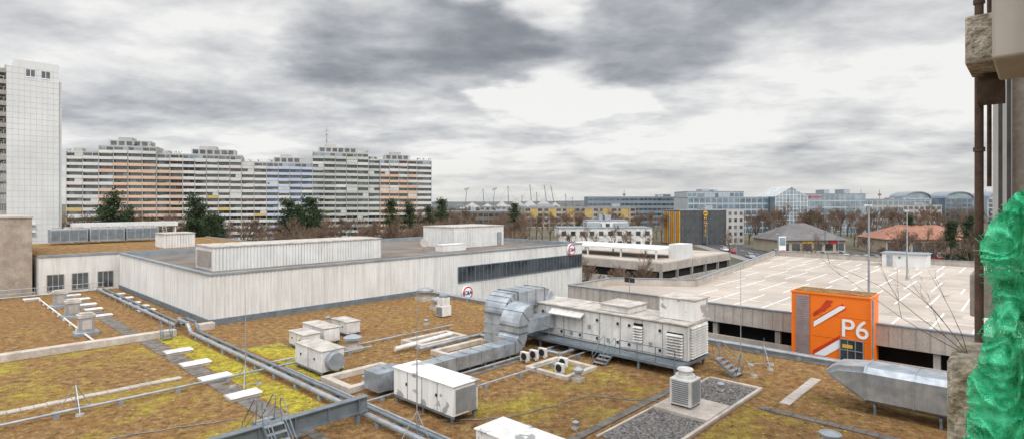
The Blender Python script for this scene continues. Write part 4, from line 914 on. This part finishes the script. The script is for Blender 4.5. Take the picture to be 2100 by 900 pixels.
scatter(130,460,165,220,22,.9,1.2); scatter(460,1060,125,200,48,.8,1.15); scatter(840,1080,200,300,18,.9,1.3)
scatter(1060,1360,235,300,24,.9,1.2); scatter(1130,1350,180,205,8,.6,.8); scatter(1530,2000,225,300,44,1.0,1.35); scatter(1780,2005,130,175,12,.65,.9); scatter(1640,1830,215,225,8,.8,1.0)
scatter(1195,1330,84,92,3,.6,.7)
for (X,Y,s) in [(17.5,79.5,.85),(13.5,72,.6),(75,140,.8),(66,170,.8)]: tree("bare_tree",BT[1],X,Y,s,"leafless winter tree beside garage","tree","leafless winter trees",X)
mb=MB(); rf=random.Random(5)
for i in range(1300):
    Y=rf.uniform(430,1000); X=rf.uniform(-.35,.95)*Y; hh=rf.uniform(7,13); 
    for q in range(16):
        p=Vector((X+rf.gauss(0,5),Y+rf.gauss(0,4),min(hh,abs(rf.gauss(hh*.55,hh*.3))))); e1=Vector((rf.gauss(0,1),rf.gauss(0,.6),rf.gauss(0,1)))*1.8; e2=Vector((rf.gauss(0,1),rf.gauss(0,.6),rf.gauss(0,1)))*1.8; mb.face([p,p+e1,p+e2])
solo("woodland",mb,[woodm],(0,0,GZ),"far-off brown winter woodland mass","woodland",0,kind="stuff")
# ------------------------------------------------------------ cars
paints=[M("car_"+n,c,None,1,.3) for n,c in [("white",(.7,.7,.7)),("silver",(.4,.42,.43)),("black",(.03,.03,.035)),("red",(.4,.03,.03)),("blue",(.05,.1,.25))]]
def carmesh(pm):
    b=MB(); b.ext([(-2.2,-.88,.35),(2.2,-.88,.35),(2.25,-.88,.7),(1.5,-.88,.92),(-1.9,-.88,.98),(-2.2,-.88,.8)],(0,1.76,0))
    c=MB(); c.ext([(-1.8,-.78,.95),(1.0,-.78,.93),(.4,-.74,1.42),(-1.2,-.74,1.45)],(0,1.54,0)); rf_=MB(); rf_.ext([(-1.2,-.72,1.45),(.4,-.72,1.42),(.3,-.72,1.47),(-1.1,-.72,1.5)],(0,1.44,0))
    return [("body",b.mesh("body",[pm]),None),("cabin_glass",c.mesh("cabin_glass",[glass]),None),("roof",rf_.mesh("roof",[pm]),None)]
wm=MB(); wm.cyl((0,-.12,0),(0,.12,0),.33,n=14); wmesh=wm.mesh("wheel",[rubber])
proto=[carmesh(p) for p in paints]; cnames=["white","silver grey","black","red","blue"]
spots=[]
for i in range(10): spots.append((68+(i*9)*14/180-.5+4.2,132+i*9,R(85)))
for i in range(22): spots.append((99+i*3.1,172,R(90)))
for i in range(8): spots.append((84+i*.5+4,140+i*9,R(85)))
for i in range(10): spots.append((102+i*5.9,183,R(90)))
for (X,Y,ro) in spots:
    if rt.random()<.15: continue
    k=rt.randrange(5); c=thing("parked_car",(X,Y,GZ+.02),cnames[k]+" car parked on asphalt","car",ro,"parked cars")
    for nm,me,_ in proto[k]: part(nm,c,me,None)
    for x in(-1.4,1.4):
        for y in(-.8,.8): part("wheel",c,wmesh,None,loc=(x,y,.33))
# ------------------------------------------------------------ neighbouring facade
nb_=T("neighbour_facade",0,0,0,"weathered concrete apartment facade with balconies and dark pipe","building")
mb=MB(); mb.box(5,26,-6,.02,GZ,22); part("wall",nb_,mb,[beige])
mb=MB(); mb.box(5.4,6.4,.02,.25,11.06,14); part("balcony_slab",nb_,mb,[beige],"beige rendered balcony overhang",bev=.02)
mb=MB(); mb.box(7.5,8.3,.02,.56,11.44,11.95); part("balcony",nb_,mb,[lichen],"mottled concrete balcony edge",bev=.02)
mb=MB(); mb.box(8.9,9.6,.02,.62,8.62,9.14); part("balcony",nb_,mb,[conc_l],bev=.02)
mb=MB(); mb.box(8.9,9.6,.02,.50,5.8,6.3); part("balcony",nb_,mb,[conc_l],bev=.02)
mb=MB(); mb.box(10.2,10.5,.02,.36,9.2,12.6,0); mb.box(10.15,10.2,.10,.26,9.4,12.2,1); part("loggia_wall",nb_,mb,[white_pent,conc_l])
mb=MB(); mb.box(12.2,12.5,.02,.55,9.4,13.2,0); part("loggia_wall",nb_,mb,[white_pent])
for z in (9.6,12.4,15.2):
    mb=MB(); mb.box(11,18,.02,.5,z-.2,z); part("balcony",nb_,mb,[conc_l])
mb=MB(); mb.box(10.6,10.7,.36,.42,9.2,13); mb.box(10.0,10.1,.27,.31,9.2,13); part("window_frame",nb_,mb,[louver])
mb=MB(); mb.cyl((8.4,.5,7),(8.4,.5,14.5),.042,n=12); mb.cyl((8.6,.42,10.2),(8.6,.42,14.5),.022,n=8)
for z in (8.2,9.4,10.6,12.3): mb.cyl((8.4,.5,z),(8.4,.5,z+.05),.055,n=12)
part("downpipe",nb_,mb,[rust],"dark rusty drainpipe")
mb=MB(); mb.box(8.05,8.35,.27,.5,11.12,11.36); mb.ext([(8.1,.3,11.36),(8.1,.48,11.36),(8.1,.36,11.6)],(.3,0,0)); part("bracket",nb_,mb,[rust])
bwm=MB(); NU,NZ_=14,60
bwm.box(6.0,6.9,-.3,.57,3,8.7); part("balcony_wall",nb_,bwm,[lichen],"lichen covered concrete balcony wall",bev=.04)
# green netting
ks=[(10.14,.02),(10.05,.09),(9.94,.163),(9.78,.234),(9.62,.203),(9.46,.163),(9.38,.2),(9.15,.24),(8.99,.279),(8.72,.287),(8.2,.3)]
def vb(z):
    for (a,b),(c,d) in zip(ks,ks[1:]):
        if c<=z<=a: return b+(d-b)*(a-z)/(a-c)
    return .02
nm=bpy.data.materials.new("green_netting"); nm.use_nodes=True; nt=nm.node_tree; N=nt.nodes; L=nt.links; N.remove(N["Principled BSDF"])
out=[n for n in N if n.type=='OUTPUT_MATERIAL'][0]
g_=N.new("ShaderNodeNewGeometry")
n1=N.new("ShaderNodeTexNoise"); n1.inputs["Scale"].default_value=14; n1.inputs["Detail"].default_value=6; L.new(g_.outputs["Position"],n1.inputs["Vector"])
r_=N.new("ShaderNodeValToRGB"); r_.color_ramp.elements[0].position=.36; r_.color_ramp.elements[0].color=(.03,.42,.2,1); r_.color_ramp.elements[1].position=.64; r_.color_ramp.elements[1].color=(.14,.78,.45,1); L.new(n1.outputs[0],r_.inputs[0])
df=N.new("ShaderNodeBsdfDiffuse"); tl=N.new("ShaderNodeBsdfTranslucent"); tp=N.new("ShaderNodeBsdfTransparent")
L.new(r_.outputs[0],df.inputs[0]); L.new(r_.outputs[0],tl.inputs[0])
ms=N.new("ShaderNodeMixShader"); ms.inputs[0].default_value=.35; L.new(df.outputs[0],ms.inputs[1]); L.new(tl.outputs[0],ms.inputs[2])
vo=N.new("ShaderNodeTexVoronoi"); vo.inputs["Scale"].default_value=110; vo.inputs["Randomness"].default_value=.8; L.new(g_.outputs["Position"],vo.inputs["Vector"]); mm=N.new("ShaderNodeMath"); mm.operation='GREATER_THAN'; mm.inputs[1].default_value=.36; L.new(vo.outputs["Distance"],mm.inputs[0])
ms2=N.new("ShaderNodeMixShader"); L.new(mm.outputs[0],ms2.inputs[0]); L.new(tp.outputs[0],ms2.inputs[1]); L.new(ms.outputs[0],ms2.inputs[2]); L.new(ms2.outputs[0],out.inputs[0])
mb=MB(); NZ,NS=190,120
for layer,(du,inset,fs) in enumerate([(0,0,1.0),(.15,.02,2.3)]):
    G=[]
    for i in range(NZ+1):
        z=10.14-1.9*i/NZ; row=[]
        b=vb(z)-inset+.028*noise.noise(Vector((z*11,0,3+fs)))+.014*noise.noise(Vector((z*40,2,3*fs)))
        for j in range(NS+1):
            s=j/NS; v=b-(b+.35)*s; 
            q=Vector((v*6+1.5*noise.noise(Vector((v*5,z*3,fs))),z*3.2,fs))
            ridge=1-abs(noise.noise(q*1.6))*2.2; ridge2=1-abs(noise.noise(q*4.3))*2.2
            uo=4.0+du-.11*ridge-.045*ridge2+.07*noise.noise(Vector((v*7,z*3,4+fs)))-.5*max(0,s-.5)
            row.append((uo,v,z+.03*noise.noise(Vector((v*12,z*6,9+fs)))))
        G.append(row)
    for i in range(NZ):
        for j in range(NS): mb.face([G[i][j],G[i+1][j],G[i+1][j+1],G[i][j+1]])
rn=random.Random(6)
for i in range(170):
    z=rn.uniform(8.4,10.05); v=vb(z); p=Vector((4.0,v-.01,z))
    for k in range(3):
        q=p+Vector((rn.gauss(0,.01),rn.uniform(-.005,.02),rn.gauss(-.012,.015))); mb.cyl(p,q,.002,n=3); p=q
solo("safety_netting",mb,[nm],(0,0,0),"crumpled bright green safety netting on balcony","netting")
# twigs
mb=MB(); r=random.Random(8)
def tw_(p,d,l,rad,k):
    pts=[p]; 
    for i in range(6):
        d=(d+Vector((r.gauss(0,.08),r.gauss(0,.08),r.gauss(0,.08)+.02))).normalized(); p=p+d*l/6; pts.append(p)
        if k<2 and r.random()<.55: tw_(p,(d+Vector((r.gauss(0,.4),r.gauss(0,.4),r.gauss(0,.4)))).normalized(),l*.4,rad*.6,k+1)
    for i,(a,b2) in enumerate(zip(pts,pts[1:])): mb.cyl(a,b2,rad*(1-.12*i),rad*(1-.12*(i+1)),4)
for (dv,dz,l) in [(.75,.75,1.3),(.9,.3,1.1),(.45,.9,.9),(.15,.95,.6)]:
    tw_(Vector((6.3,.45,8.68)),Vector((-.05,dv,dz)).normalized(),l,.0038,0)
solo("bare_shrub",mb,[M("twig_dark",(.17,.11,.09),None,5,.9)],(0,0,0),"thin leafless twigs growing from concrete balcony wall","shrub")
